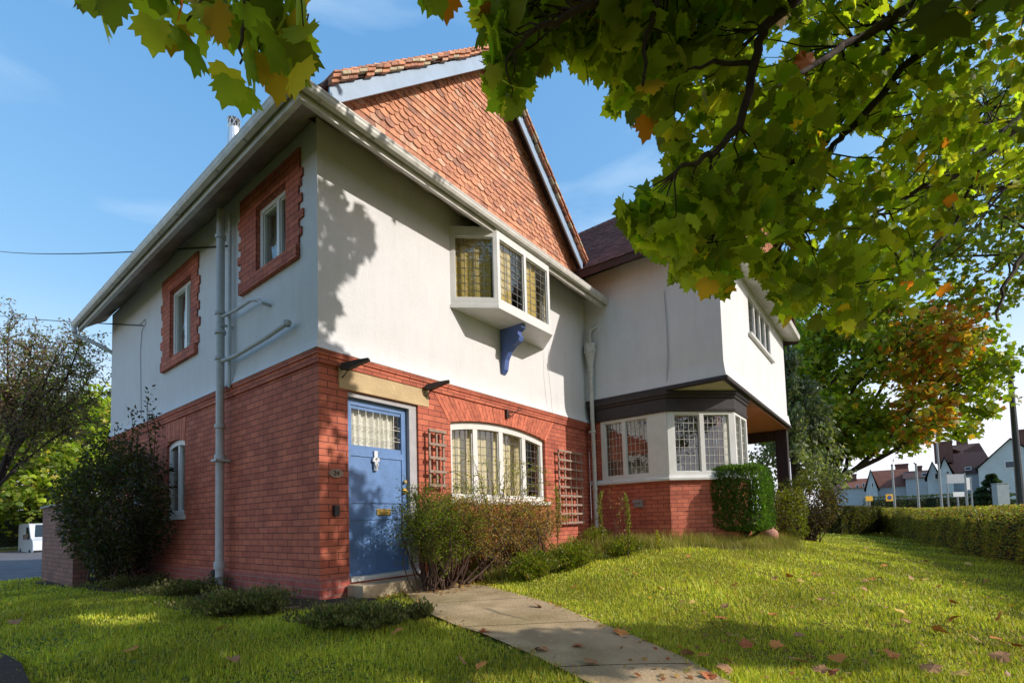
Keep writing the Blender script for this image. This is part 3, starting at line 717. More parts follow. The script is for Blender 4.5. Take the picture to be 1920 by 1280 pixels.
# soffit: wavy plaster board from wall to fascia
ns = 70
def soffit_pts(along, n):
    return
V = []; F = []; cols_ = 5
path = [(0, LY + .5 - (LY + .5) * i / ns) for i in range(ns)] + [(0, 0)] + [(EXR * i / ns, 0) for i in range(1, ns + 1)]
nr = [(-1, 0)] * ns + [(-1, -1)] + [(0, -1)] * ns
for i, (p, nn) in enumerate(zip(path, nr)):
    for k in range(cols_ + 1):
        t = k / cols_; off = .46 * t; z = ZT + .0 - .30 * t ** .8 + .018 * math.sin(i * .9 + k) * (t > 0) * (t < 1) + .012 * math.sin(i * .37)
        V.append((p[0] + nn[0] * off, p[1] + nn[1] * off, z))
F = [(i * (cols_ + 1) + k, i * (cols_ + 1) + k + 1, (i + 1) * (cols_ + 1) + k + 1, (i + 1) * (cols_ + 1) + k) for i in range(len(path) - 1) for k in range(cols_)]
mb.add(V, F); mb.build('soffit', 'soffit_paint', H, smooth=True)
mb = MB(); mb.sweep([(.435, 4.865), (.47, 4.855), (.475, 4.99), (.435, 4.99)], P3, NRM); mb.sweep([(.40, 4.875), (.433, 4.865), (.433, 4.90), (.40, 4.90)], P3, NRM)
mb.build('fascia', 'gutter_paint', H)
gprof = [(.478, 4.995)] + [(.52 - .045 * math.cos(t) + .0, 4.985 - .075 * math.sin(t)) for t in np.linspace(0.1, math.pi / 2, 5)] + [(.555, 4.925), (.572, 4.96), (.575, 4.985), (.582, 5.0), (.582, 5.012), (.565, 5.012), (.56, 4.97), (.52, 4.93), (.485, 4.96), (.485, 5.0)]
mb = MB(); mb.sweep(gprof, GP, NRM); gut = mb.build('gutter', 'gutter_paint', H, smooth=False)
# gutter joints
jp = [(-1, y) for y in (.55, 1.3, 2.6, 3.3, 4.8, 6.4)] + [(1, x) for x in (-.30, .35, 2.1, 3.9, 5.0)]
for side, v in jp:
    nn = (-1, 0) if side < 0 else (0, -1); w_ = .035
    pr = [(.515 + (o_ - .52) * 1.08, 4.965 + (z_ - 4.965) * 1.1) for o_, z_ in gprof]
    mb = MB()
    if side < 0: mb.sweep(pr, [(0, v), (0, v + w_)], [nn, nn])
    else: mb.sweep(pr, [(v, 0), (v + w_, 0)], [nn, nn])
    mb.build('gutter_joint', 'gutter_joint', gut)
# ---- main roof: ridge along y
RZ, RX = 8.30, X1 / 2; SL = .90
def roof_z(x): return 5.02 + (x + .58) * SL if x <= RX else 5.02 + (X1 + .58 - x) * SL
RIDGE = roof_z(RX)
VY = -.24                                    # verge line
mb = MB(); th = .07
for sgn in (-1, 1):
    xe = -.53 if sgn < 0 else X1 + .53; xv = .05 if sgn < 0 else X1 - .25
    A = [(xe, .4, roof_z(xe)), (xv, VY, roof_z(xv)), (RX, VY, RIDGE), (RX, LY + .5, RIDGE), (xe, LY + .5, roof_z(xe))]
    mb.add(A + [(x, y, z - th) for x, y, z in A], [(0, 1, 2, 3, 4), (9, 8, 7, 6, 5)] + [(i, i + 5, (i + 1) % 5 + 5, (i + 1) % 5) for i in range(5)])
mb.build('roof', 'roof_dark', H)
# tile courses on roof slopes (real overlapping tiles on the left slope edge and verge)
def tilecol(n=1):
    base = np.array([(.58, .26, .145), (.64, .30, .17), (.50, .22, .135), (.62, .37, .25), (.38, .19, .13)])
    c = base[rng.choice(5, n, p=[.34, .32, .22, .07, .05])] * rng.uniform(.86, 1.1, (n, 1)); return c
mb = MB()
nrow = 34
for sgn in (-1, 1):
    for i in range(nrow):
        t0, t1 = i / nrow, (i + 1.25) / nrow
        for (ya, yb) in ((VY - .06, VY + .11), (VY + .112, VY + .28), (VY + .282, VY + .45)):
            xe = -.60 if sgn < 0 else X1 + .60; L_ = RX - xe
            q = []
            lift0, lift1 = .035, .012
            if (sgn < 0 and xe + L_ * t0 < .02) or (sgn > 0 and xe + L_ * t0 > X1 - .3): continue
            for t_, lf in ((t0, lift0), (min(t1, 1.0), lift1)):
                x = xe + L_ * t_; z = 5.02 + (RIDGE - 5.02) * t_
                q.append((x, z + lf)); 
            P = [(q[0][0], ya, q[0][1]), (q[0][0], yb, q[0][1]), (q[1][0], yb, q[1][1]), (q[1][0], ya, q[1][1])]
            P2 = [(x, y, z - .022) for x, y, z in P]
            mb.add(P + P2, [(0, 1, 2, 3), (7, 6, 5, 4), (0, 4, 5, 1), (1, 5, 6, 2), (2, 6, 7, 3), (3, 7, 4, 0)], tuple(tilecol()[0]))
for sgn in (-1, 1):
    xa_ = .02 if sgn < 0 else X1 - .3; nn_ = 26
    for i in range(nn_):
        x0_ = xa_ + (RX - xa_) * i / nn_; x1_ = xa_ + (RX - xa_) * (i + .93) / nn_; dz_ = rng.uniform(-.014, .014)
        for (u0, u1, yo) in ((-.002, -.040, -.07), (-.045, -.085, -.04)):
            if rng.random() < .06: continue
            P = [(x0_, roof_z(x0_) + u0 + dz_ + .012), (x1_, roof_z(x1_) + u0 + dz_), (x1_, roof_z(x1_) + u1 + dz_), (x0_, roof_z(x0_) + u1 + dz_ + .012)]
            k_ = len(mb.v); mb.col = tuple(tilecol()[0] * rng.uniform(.7, 1.1) if rng.random() < .75 else np.array((.60, .50, .33)) * rng.uniform(.7, 1)); mb.prism(P, (0, 0, 0), X_, Z_, Y_, VY + yo, VY + .04); mb.col = (1, 1, 1)
mb.build('verge_tiles', 'tile_red', H)
mb = MB()
for i in range(22):
    y0 = VY - .06 + i * .42
    V = []; 
    for y in (y0, y0 + .41):
        for a_ in np.linspace(0, math.pi, 7): V.append((RX + .13 * math.cos(a_), y, RIDGE - .02 + .11 * math.sin(a_)))
    mb.add(V, [(k, k + 1, k + 8, k + 7) for k in range(6)] + [tuple(range(7))], tuple(tilecol()[0]))
mb.build('ridge_tiles', 'tile_red', H)
# bargeboards
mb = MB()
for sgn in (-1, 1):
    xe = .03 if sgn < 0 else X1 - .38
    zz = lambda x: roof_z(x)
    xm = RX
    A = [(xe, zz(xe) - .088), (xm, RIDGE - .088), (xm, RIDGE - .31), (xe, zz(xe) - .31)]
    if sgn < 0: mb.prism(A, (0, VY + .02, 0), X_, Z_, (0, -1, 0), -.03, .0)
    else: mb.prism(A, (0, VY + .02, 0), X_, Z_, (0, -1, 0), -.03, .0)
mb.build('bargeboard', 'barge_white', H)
mb = MB()
for sgn in (-1, 1):
    xe = .05 if sgn < 0 else X1 - .3
    mb.add([(xe, VY + .052, roof_z(xe) - .08), (RX, VY + .052, RIDGE - .08), (RX, -.02, RIDGE - .08), (xe, -.02, roof_z(xe) - .08)], [(0, 1, 2, 3)])
mb.build('verge_soffit', 'black_timber', H)
# gable wall and tile hanging
mb = MB(); mb.add([(-.1, .02, 5.15), (X1 + .1, .02, 5.15), (RX, .02, RIDGE - .08)], [(0, 1, 2)]); mb.build('gable_wall', 'black_timber', H)
def hung_tiles(x0, x1, z0, inside, yb, name, parent, bands, tw=.155, ex=.088):
    V = []; F = []; C = []; k = 0; z = z0; row = 0; cnt = 0
    band_seq = bands
    while z < 9:
        kind = band_seq[min(row, len(band_seq) - 1)]
        off = (row % 2) * tw / 2; n = int((x1 - x0) / tw) + 3
        ww = tw - .004
        if kind == 's': pr = [(-ww / 2, .050), (-ww / 2 * .93, .028), (-ww / 2 * .6, .007), (0, -.004), (ww / 2 * .6, .007), (ww / 2 * .93, .028), (ww / 2, .050)]
        else: pr = [(-ww / 2, 0), (ww / 2, 0)]
        for i in range(n):
            cx = x0 + (i - .5) * tw + off
            if not inside(cx, z + .03): continue
            L_ = .145; tl = rng.uniform(-.004, .004); jz = rng.uniform(-.003, .003)
            out = [(cx + a, z + b + jz) for a, b in pr] + [(cx + ww / 2, z + L_), (cx - ww / 2, z + L_)]
            m_ = len(out)
            def yy(zv): return yb - .030 + (zv - z) * .15 + tl
            fr_ = [(a, yy(b), b) for a, b in out]; bk = [(a, yy(b) + .013, b) for a, b in out]
            c = tilecol()[0]
            if kind == 's' and rng.random() < .0: c = c * 1.4
            V += fr_ + bk; C += [c] * (2 * m_)
            F.append(tuple(k + j for j in range(m_)))
            F += [(k + j, k + j + m_, k + (j + 1) % m_ + m_, k + (j + 1) % m_) for j in range(m_)]
            k += 2 * m_; cnt += 1
        z += ex; row += 1
    mb = MB(); mb.v = [tuple(map(float, v)) for v in V]; mb.f = F; mb.c = [tuple(map(float, c)) for c in C]
    return mb.build(name, 'tile_red', parent)
bands = 'pppppp' + 'sssss' + 'ppppppp' + 'sssss' + 'pppppp' + 'ssss' + 'pppppppp'
hung_tiles(-.3, X1 + .3, 5.22, lambda x, z: z < roof_z(x) - .10 and z < RIDGE - .1, -.005, 'tile_hanging', H, bands)
# pent roof between gutter and gable
mb = MB()
nrow = 5
for i in range(nrow):
    t0, t1 = i / nrow, (i + 1.3) / nrow
    n = int((X1 + 1.0) / .17)
    for j in range(n):
        xa = -.5 + j * .17 + (i % 2) * .085; xb = xa + .166
        ya, za = -.53 + .50 * t0, 5.03 + .24 * t0 + .02; y2, z2 = -.53 + .50 * min(t1, 1), 5.03 + .24 * min(t1, 1) + .008
        if xa < -.5 + .5 * t0: continue
        P = [(xa, ya, za), (xb, ya, za), (xb, y2, z2), (xa, y2, z2)]
        mb.add(P + [(x, y, z - .014) for x, y, z in P], [(0, 1, 2, 3), (7, 6, 5, 4), (0, 4, 5, 1), (1, 5, 6, 2), (2, 6, 7, 3), (3, 7, 4, 0)], tuple(tilecol()[0]))
mb.build('pent_roof', 'tile_red', H)

# ---- downpipes
def ring(mb, c, r, h): mb.lathe([(r * .8, -h / 2), (r, -h / 2), (r * 1.04, 0), (r, h / 2), (r * .8, h / 2)], c, 16)
# facade corner hopper + pipe
hp = np.array((X1 - .10, -.16, 0))
mb = MB()
mb.lathe([(0, 3.62), (.05, 3.62), (.055, 3.72), (.085, 3.86), (.10, 3.90), (.105, 3.96), (.125, 3.98), (.125, 4.06), (.11, 4.07), (.11, 4.12), (.12, 4.13), (.12, 4.16), (.1, 4.165), (.09, 4.1), (0, 4.1)], (hp[0], hp[1], 0), 8)
mb.build('hopper_head', 'gutter_paint', H)
mb = MB(); mb.tube([(hp[0], hp[1], 3.63), (hp[0], hp[1], 2.9), (hp[0], hp[1], .1)], .042, 14)
for z in (3.6, 2.35, 1.2): ring(mb, (hp[0], hp[1], z), .056, .05)
mb.box(hp[0] - .09, hp[0] + .09, hp[1] + .03, hp[1] + .05, 2.33, 2.36)
mb.build('downpipe', 'gutter_paint', H, smooth=False, label='white downpipe in the corner between the facade and the wing')
g0 = np.array((EXR + .17, -.53, 4.94))
mb = MB(); mb.tube([g0, g0 + (0, .0, -.08), g0 + (-.03, .06, -.16), (hp[0] + .10, hp[1] - .1, 4.52), (hp[0] + .02, hp[1] - .02, 4.46), (hp[0], hp[1], 4.38), (hp[0], hp[1], 4.1)], .036, 12)
mb.build('gutter_outlet', 'gutter_paint', H, smooth=True)
# left wall soil pipe
yp = 2.22
mb = MB(); X0 = -.13
mb.tube([(X0, yp, 5.0), (X0, yp, 3), (X0, yp, -.25)], .052, 16)
for z in (4.62, 3.55, 3.28, 2.92, 1.98, 1.55, .12): ring(mb, (X0, yp, z), .068, .10 if z in (1.55, .12) else .05)
mb.box(X0 - .09, X0 + .09, yp - .1, yp + .06, 1.50, 1.53); mb.box(X0 - .03, -.001, yp - .08, yp - .06, 3.35, 3.38); mb.box(X0 - .02, -.001, yp + .05, yp + .07, 1.5, 1.54)
mb.build('soil_pipe', 'pipe_paint', H, label='thick grey soil pipe on the side wall')
mb = MB(); yq = yp - .14
mb.tube([(-.07, yq, 4.95), (-.07, yq, 3.8), (-.07, yq, 2.62), (-.07, yq, 2.5)], .022, 10)
p_ = [plane_pt(a, b_, 0, -.10) for a, b_ in ((441, 582), (470, 563), (486, 562), (492, 568))]
mb.tube([(X0, yp, p_[0][2])] + p_ + [p_[-1] + (.1, 0, 0)], .021, 10)
p_ = [plane_pt(a, b_, 0, -.09) for a, b_ in ((440, 668), (500, 632), (538, 606), (543, 605))]
mb.tube([(X0, yp, p_[0][2])] + p_, .028, 10); ring(mb, p_[2], .04, .06)
mb.build('waste_pipe', 'pipe_paint', H)
mb = MB(); e_ = np.array((-.53, LY + .45, 4.93))
mb.tube([e_ + (0, 0, .02), e_ + (0, 0, -.12), e_ + (.02, .02, -.17), (-.12, LY + .06, 4.50), (0.02, LY + .02, 4.40)], .038, 12); ring(mb, e_ + (0, 0, -.1), .05, .06)
mb.build('gutter_outlet', 'pipe_paint', H)
c_ = cablemb([(250, 610), (262, 609), (272, 598), (273, 606), (266, 620), (263, 660), (264, 720), (265, 790)], 0, -.012, .006).build('wall_cable', 'frame_grey', H)
# extractor vent / box near soil pipe top
mb = MB(); mb.lathe([(0, 0), (.03, .0), (.03, .06), (0, .06)], (-.10, .9, 0.0), 10)
# tap stub near plinth
q = plane_pt(401, 1085, 0, -.12)
mb = MB(); mb.tube([(q[0], q[1], float(ground(q[0], q[1])) - .05), (q[0], q[1], q[2] + .08)], .035, 10); mb.lathe([(.035, 0), (.05, .0), (.05, .03), (.03, .06), (0, .07)], (q[0], q[1], q[2] + .06), 12)
mb.build('gully_pipe', 'iron', H)

# ---- chimney with caged cowl peeking over the left eave
mb = MB(); 
cq = at(439, 243, 10.5)
mb.box(cq[0] - .1, cq[0] + .5, cq[1] - .3, cq[1] + .3, roof_z(max(cq[0], -.4)) - .3, cq[2] - .62)
ch = mb.build('chimney', 'brick_red', H)
mb = MB()
r_ = .12; c0 = np.array((cq[0], cq[1], cq[2]))
mb.lathe([(.15, -.63), (.12, 0), (.13, .02), (.1, .02)], c0, 14)
for i in range(8):
    t = i * math.pi / 4; mb.tube([c0 + (r_ * math.cos(t), r_ * math.sin(t), 0), c0 + (r_ * math.cos(t + .8), r_ * math.sin(t + .8), .2)], .007, 4); mb.tube([c0 + (r_ * math.cos(t + .8), r_ * math.sin(t + .8), 0), c0 + (r_ * math.cos(t), r_ * math.sin(t), .2)], .007, 4)
mb.lathe([(0, .25), (.08, .235), (.13, .2), (.12, .19), (0, .2)], c0, 14)
mb.build('chimney_cowl', 'chrome', ch)

# ================================================================== WING
XW1, YW, ZB = 12.72, -2.69, 3.01
WT = 5.62
wing_hole = rect(8.22, 10.65, 4.38, 5.30)
mb = MB()
mb.panel(rect(X1 + .002, XW1, ZB + .28, WT), [wing_hole], (0, YW, 0), X_, Z_, (0, -1, 0), .28)
mb.panel(rect(YW + .28, .3, ZB + .28, WT), [], (X1 + .002, 0, 0), Y_, Z_, (-1, 0, 0), .2)
mb.panel(rect(YW, 6, ZB, WT), [], (XW1, 0, 0), Y_, Z_, (1, 0, 0), .2)
fl2 = [(0, ZB + .28), (.01, ZB + .2), (.025, ZB + .1), (.04, ZB + .03), (.042, ZB), (0, ZB)]
WP = [(X1 + .002, 0), (X1 + .002, YW), (XW1, YW)]
mb.sweep(fl2, WP, NRM)
mb.build('wing_plaster_wall', 'plaster', H)
# black band / cornice along wing left and under the overhang
mb = MB()
CB = .0
mb.sweep([(-.02, 2.93), (.07, 2.93), (.075, 2.965), (.062, 3.006), (-.02, 3.006)], WP, NRM)
mb.build('wing_sill_beam', 'black_timber', H)
BP = [(6.05, -.02), (6.05, -1.65), (6.99, -2.60), (7.98, -2.60), (8.75, -1.95)]
def mitre(P):
    P = [np.array(p, float) for p in P]; out = []
    for i in range(len(P)):
        ns_ = []
        if i > 0: d = P[i] - P[i - 1]; ns_.append(np.array((d[1], -d[0])) / np.linalg.norm(d))
        if i < len(P) - 1: d = P[i + 1] - P[i]; ns_.append(np.array((d[1], -d[0])) / np.linalg.norm(d))
        s_ = sum(ns_); s_ /= np.linalg.norm(s_); out.append(s_ / (s_ @ ns_[0]))
    # outward = to the -x / -y side
    return [tuple(-v) if False else tuple(v) for v in out]
BN = [tuple(-np.array(v)) for v in mitre(BP)]
if BN[0][0] > 0: BN = [tuple(-np.array(v)) for v in BN]
mb = MB()
mb.sweep([(-.04, 2.545), (.03, 2.545), (.035, 2.585), (.015, 2.59), (.015, 2.79), (.035, 2.80), (.05, 2.85), (.07, 2.86), (.075, 2.928), (-.04, 2.928)], BP, BN)
mb.build('bay_cornice', 'black_timber', H)
mb = MB(); mb.sweep([(-.1, 1.26), (.05, 1.26), (.055, 1.30), (.02, 1.315), (.01, 1.36), (-.1, 1.36)], BP, BN); mb.build('bay_sill', 'white_paint', H)
mb = MB(); mb.sweep([(-.3, -.8), (-.015, -.8), (-.015, 1.258), (-.3, 1.258)], [(6.05, .0)] + BP[1:], BN); mb.box(6.062, 6.35, -.285, 0, 1.2581, 2.93); mb.build('bay_brick_wall', 'brick_red', H)
# wing soffit, ceiling above the bay, porch
mb = MB(); mb.box(7.9, XW1 - .01, YW + .01, .0, 2.90, 2.925); mb.build('porch_soffit', 'pink_soffit', H); mb = MB(); mb.box(X1 + .01, 7.899, YW + .01, .0, 2.93, 2.95); mb.build('bay_soffit', 'old_plaster', H)
mb = MB(); mb.box(XW1 - .30, XW1 - .03, YW + .03, YW + .32, -.8, 2.89); mb.box(XW1 - .28, XW1 - .05, YW + .33, -.9, 2.62, 2.89); mb.build('porch_post', 'black_timber', H, bevel=.01)
mb = MB(); mb.box(8.4, XW1 - 1.2, -.6, -.4, -.8, 2.89); mb.build('porch_wall', 'brick_red', H)
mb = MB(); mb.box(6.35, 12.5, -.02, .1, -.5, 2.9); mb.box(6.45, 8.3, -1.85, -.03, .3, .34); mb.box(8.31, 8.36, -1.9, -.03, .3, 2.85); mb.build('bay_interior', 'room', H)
# bay windows
def bayface(A, B, z0, h, lights, curt, label, mat='white_paint', grid=(5, 7)):
    A = np.array((*A, 0.)); B = np.array((*B, 0.)); U = (B - A); w = np.linalg.norm(U); U = U / w; N = np.array((U[1], -U[0], 0))
    if N @ np.array((-.3, -1, 0)) < 0 and N[0] > -.5 and N[1] > 0: N = -N
    window(H, 'bay_window', A + np.array((0, 0, z0)), U, N, w, h, lights(w), fr=.055, depth=.07, grid=grid, curtain=curt, label=label, mat=mat, lead='lead_white')
# left face seen from camera left->right runs from y=0 to y=-1.65 ; U must run left->right as seen from outside
bayface((6.05, -.288), (6.05, -1.645), 1.362, 1.18, lambda w: [(.09, .46), (.53, .98)], None, 'bay window side facing the front garden path')
bayface((6.055, -1.655), (6.985, -2.60), 1.362, 1.18, lambda w: [(.14, w * .48), (w * .54, w - .11)], None, 'canted middle side of the bay window')
bayface((6.99, -2.603), (7.98, -2.603), 1.362, 1.18, lambda w: [(.08, w * .47), (w * .53, w - .08)], ([(.05, .3), (.7, .92)], 'curtain_white'), 'front side of the bay window facing the hedge')
bayface((7.985, -2.60), (8.75, -1.95), 1.362, 1.18, lambda w: [(.08, w * .47), (w * .53, w - .08)], ([(.05, .9)], 'curtain_white'), 'far canted side of the bay window')
# things inside the bay: cushion and picture on sill
mb = MB(); mb.box(6.35, 6.75, -1.7, -1.5, 1.365, 1.58); mb.build('window_box', 'grey_plastic', H, bevel=.02)
# vent on bay brick
q = plane_pt(1196, 945, 0, 6.0)
mb = MB(); mb.box(5.98, 6.064, q[1] - .08, q[1] + .08, q[2] - .06, q[2] + .08); mb.box(5.95, 5.979, q[1] - .09, q[1] + .09, q[2] + .03, q[2] + .085); mb.build('flue_vent', 'grey_plastic', H, bevel=.008)
# wing front window
lt = [(.07, .60), (.67, 1.18), (1.25, 1.76), (1.83, 2.34)]
window(H, 'window', (8.225, YW + .0, 4.385), X_, (0, -1, 0), 2.42, .91, lt, fr=.06, depth=.08, grid=(4, 6), label='four light upper window on the white wing')
mb = MB(); mb.box(8.15, 10.72, YW - .07, YW + .1, 4.325, 4.383); mb.build('window_sill', 'white_paint', H, bevel=.006)
# wing eaves: dark on the left, white gutter in front
WPE = [(X1, .3, .06), (X1, YW, -.06), (XW1, YW, -.06)]
mb = MB(); mb.sweep([(.30, 5.50), (.34, 5.44), (.42, 5.46), (.43, 5.56), (.30, 5.60)], WPE[:2], [(-1, 0), (-1, -1)]); mb.sweep([(-.02, 5.62), (.30, 5.49), (.30, 5.56), (-.02, 5.70)], WPE[:2], [(-1, 0), (-1, -1)])
mb.build('wing_eave', 'black_timber', H)
mb = MB(); mb.sweep([(.0, 5.50), (.30, 5.42), (.38, 5.44), (.40, 5.55), (.32, 5.57), (0, 5.60)], [WPE[1], WPE[2]], [(-1, -1), (0, -1)]); mb.build('wing_gutter', 'gutter_paint', H)
WR = (X1 + XW1) / 2; WRZ = 8.85; xe = X1 - .42; wz0 = 5.56
def wroof_z(x): return wz0 + (min(x, 2 * WR - x) - xe) * (WRZ - wz0) / (WR - xe)
mb = MB()
for sgn in (-1, 1):
    x0_ = xe if sgn < 0 else 2 * WR - xe
    A = [(x0_, YW - .3, wz0 - .06), (WR, YW - .3, WRZ), (WR, 7, WRZ), (x0_, 7, wz0)]
    mb.add(A + [(x, y, z - .09) for x, y, z in A], [(0, 1, 2, 3), (7, 6, 5, 4), (0, 4, 5, 1), (1, 5, 6, 2), (2, 6, 7, 3), (3, 7, 4, 0)])
mb.build('wing_roof', 'roof_dark', H)
# tiles on the visible (left) slope of the wing roof
V = []; F = []; C = []; k = 0
nrow = 38; dx = (WR - xe) / nrow
yy0 = YW - .32; ncol = int((3.0 - yy0) / .17)
for i in range(nrow):
    for j in range(ncol):
        ya = yy0 + j * .17 + (i % 2) * .085; yb = ya + .165; x0_ = xe - .03 + i * dx; x1_ = x0_ + dx * 1.35
        za, zb_ = wz0 + i * dx * (WRZ - wz0) / (WR - xe), 0
        zb_ = za + dx * 1.35 * (WRZ - wz0) / (WR - xe)
        if x1_ > WR + .1: continue
        l0, l1 = .034 + rng.uniform(-.004, .004), .012
        tw_ = .06 * max(0, -(ya) / 2.69) * -1 * max(0, 1 - i / 12)
        P = [(x0_, ya, za + l0 + tw_), (x0_, yb, za + l0 + tw_), (x1_, yb, zb_ + l1 + tw_), (x1_, ya, zb_ + l1 + tw_), (x0_, ya, za + l0 - .016 + tw_), (x0_, yb, za + l0 - .016 + tw_)]
        V += P; c = np.array((.115, .052, .045)) * rng.uniform(.7, 1.35); C += [c] * 6
        F += [(k, k + 1, k + 2, k + 3), (k, k + 4, k + 5, k + 1)]; k += 6
mb = MB(); mb.v = V; mb.f = F; mb.c = [tuple(c) for c in C]; mb.build('wing_roof_tiles', 'roof_tile', H, double=True)
mb = MB(); mb.add([(X1, YW + .0, 5.5), (XW1, YW + .0, 5.5), (WR, YW + .0, WRZ - .1)], [(0, 1, 2)]); mb.build('wing_gable_wall', 'black_timber', H)
hung_tiles(X1, XW1, 5.56, lambda x, z: z < wroof_z(x) - .12 and z < WRZ - .15, YW - .12, 'wing_tile_hanging', H, 'ppppppppppppppp' + 'sssss' + 'pppppppppppp')
q_ = [(1249, 540), (1250, 600), (1253, 660), (1252, 720)]
cablemb([(1245, 545), (1249, 600), (1252, 660), (1250, 722)], 0, X1 - .02, .008).build('wall_cable', 'frame_grey', H)

# ================================================================== trellises
def trellis(label, x0, x1, z0, z1, nv, nh):
    t = empty('trellis', ((x0 + x1) / 2, -.06, z0), label, 'trellis', 'garden trellises')
    mb = MB(); mh = MB()
    for i in range(nv):
        x = x0 + (x1 - x0) * i / (nv - 1); mb.box(x - .014, x + .014, -.075, -.055, z0 - .06, z1)
    for i in range(nh):
        z = z0 + (z1 - z0) * i / (nh - 1) - .02; mh.box(x0 - .03, x1 + .03, -.099, -.0755, z - .018, z + .018)
    mb.build('upright', 'wood_weathered', t); mh.build('slat', 'wood_weathered', t)
A = plane_pt(802, 806, 1, -.06); B = plane_pt(830, 812, 1, -.06)
trellis('narrow weathered trellis on the brick between door and window', A[0] + .02, B[0] - .0, 1.12, A[2] + .02, 3, 5)
A = plane_pt(1045, 842, 1, -.06); B = plane_pt(1088, 850, 1, -.06)
trellis('wide weathered trellis on the brick right of the arched window', A[0] + .02, B[0], .55, A[2], 5, 9)
#VEG
# ================================================================== VEGETATION HELPERS
def unit(v): v = np.asarray(v, float); return v / (np.linalg.norm(v) + 1e-9)
def bend(a, b, k=6, sag=.08, wob=.05):
    a, b = np.array(a, float), np.array(b, float); L = np.linalg.norm(b - a); o = []
    w1 = rng.normal(0, wob * L, 3); w2 = rng.normal(0, wob * L * .5, 3)
    for i in range(k + 1):
        t = i / k; p = a * (1 - t) + b * t + w1 * math.sin(math.pi * t) + w2 * math.sin(2 * math.pi * t); p[2] -= sag * L * math.sin(math.pi * t) * .5; o.append(p)
    return o
def leaves_at(P, size, tm, droop=.7, up=.35, colours=None, wts=None, jit=.2, svar=.25):
    n = len(P); D = rdir(n) * (1 - droop) + np.array((0, 0, -1.)) * droop * rng.uniform(.4, 1, (n, 1))
    N_ = rdir(n) * .8 + np.array((0, 0, 1.)) * up + np.array((-.2, -.3, 0)) * .3
    return scatter(P, D, N_, size * rng.uniform(1 - svar, 1 + svar, n), pal(colours, wts, n, jit), tm)
GREENS = [(.075, .10, .012), (.055, .080, .010), (.10, .125, .014), (.13, .13, .015), (.16, .10, .015)]
def make_tree(name, label, base, trunk_h, crown_c, crown_r, nclump, nleaf, lsize, cols, wts, tm='simple', mat='leaf_far', trunk_r=.2, cat='tree', clump_r=.5, nlimb=10, group=None, limb_r=.4, shell=.45, lean=(0, 0), colfn=None, bark='bark', keep=None, hollow=None):
    t = empty(name, base, label, cat, group); base = np.array(base, float); cc = np.array(crown_c, float); cr = np.array(crown_r, float)
    top = base + np.array((lean[0], lean[1], trunk_h)); mb = MB()
    trunk = bend(base - (0, 0, .3), top, 6, 0, .015); mb.tube(trunk, list(np.linspace(trunk_r, trunk_r * .7, 7) * np.r_[1.35, np.ones(6)]), 12)
    mb.build('trunk', bark, t, smooth=True)
    clumps = []
    while len(clumps) < nclump:
        v = rdir(1)[0] * rng.uniform(shell, 1) ** .6; p = cc + v * cr
        if v[2] < -.75 or (keep is not None and not keep(p)): continue
        clumps.append(p)
    clumps = np.array(clumps)
    mb = MB(); hubs = []
    for i in range(nlimb):
        e = cc + rdir(1)[0] * cr * rng.uniform(.35, .7); e[2] = max(e[2], top[2] + .1 * cr[2])
        pts = bend(top - (0, 0, rng.uniform(0, trunk_h * .35)), e, 7, -.1, .08); mb.tube(pts, list(np.linspace(trunk_r * limb_r, trunk_r * .12, 8)), 7); hubs += pts[2:]
    hubs = np.array(hubs)
    for c in clumps:
        h = hubs[np.argmin(np.linalg.norm(hubs - c, axis=1))]; mb.tube(bend(h, c, 4, .05, .06), list(np.linspace(trunk_r * .13, trunk_r * .03, 5)), 4, caps=False)
    mb.build('limbs', bark, t)
    ci = rng.integers(0, nclump, nleaf); rr = clump_r * rng.uniform(.6, 1.4, nclump)[ci]
    P = clumps[ci] + rdir(nleaf) * (rng.uniform(0, 1, (nleaf, 1)) ** .5) * rr[:, None] * np.array((1, 1, .65))
    if keep is not None: P = P[np.array([keep(p) for p in P])]
    V, F, C = leaves_at(P, lsize, tm, .5, .6, cols, wts)
    tn = len(TM[tm][0]); cb = rng.uniform(.75, 1.2, nclump)
    if colfn is not None:
        m_ = colfn(P); C = np.where(np.repeat(m_, tn)[:, None], np.repeat(pal([(.60, .22, .03), (.60, .33, .05), (.45, .14, .03), (.42, .33, .04)], [3, 3, 2, 2], len(P)), tn, 0), C)
    npmesh('crown', V, F, C, mat, t)
    return t
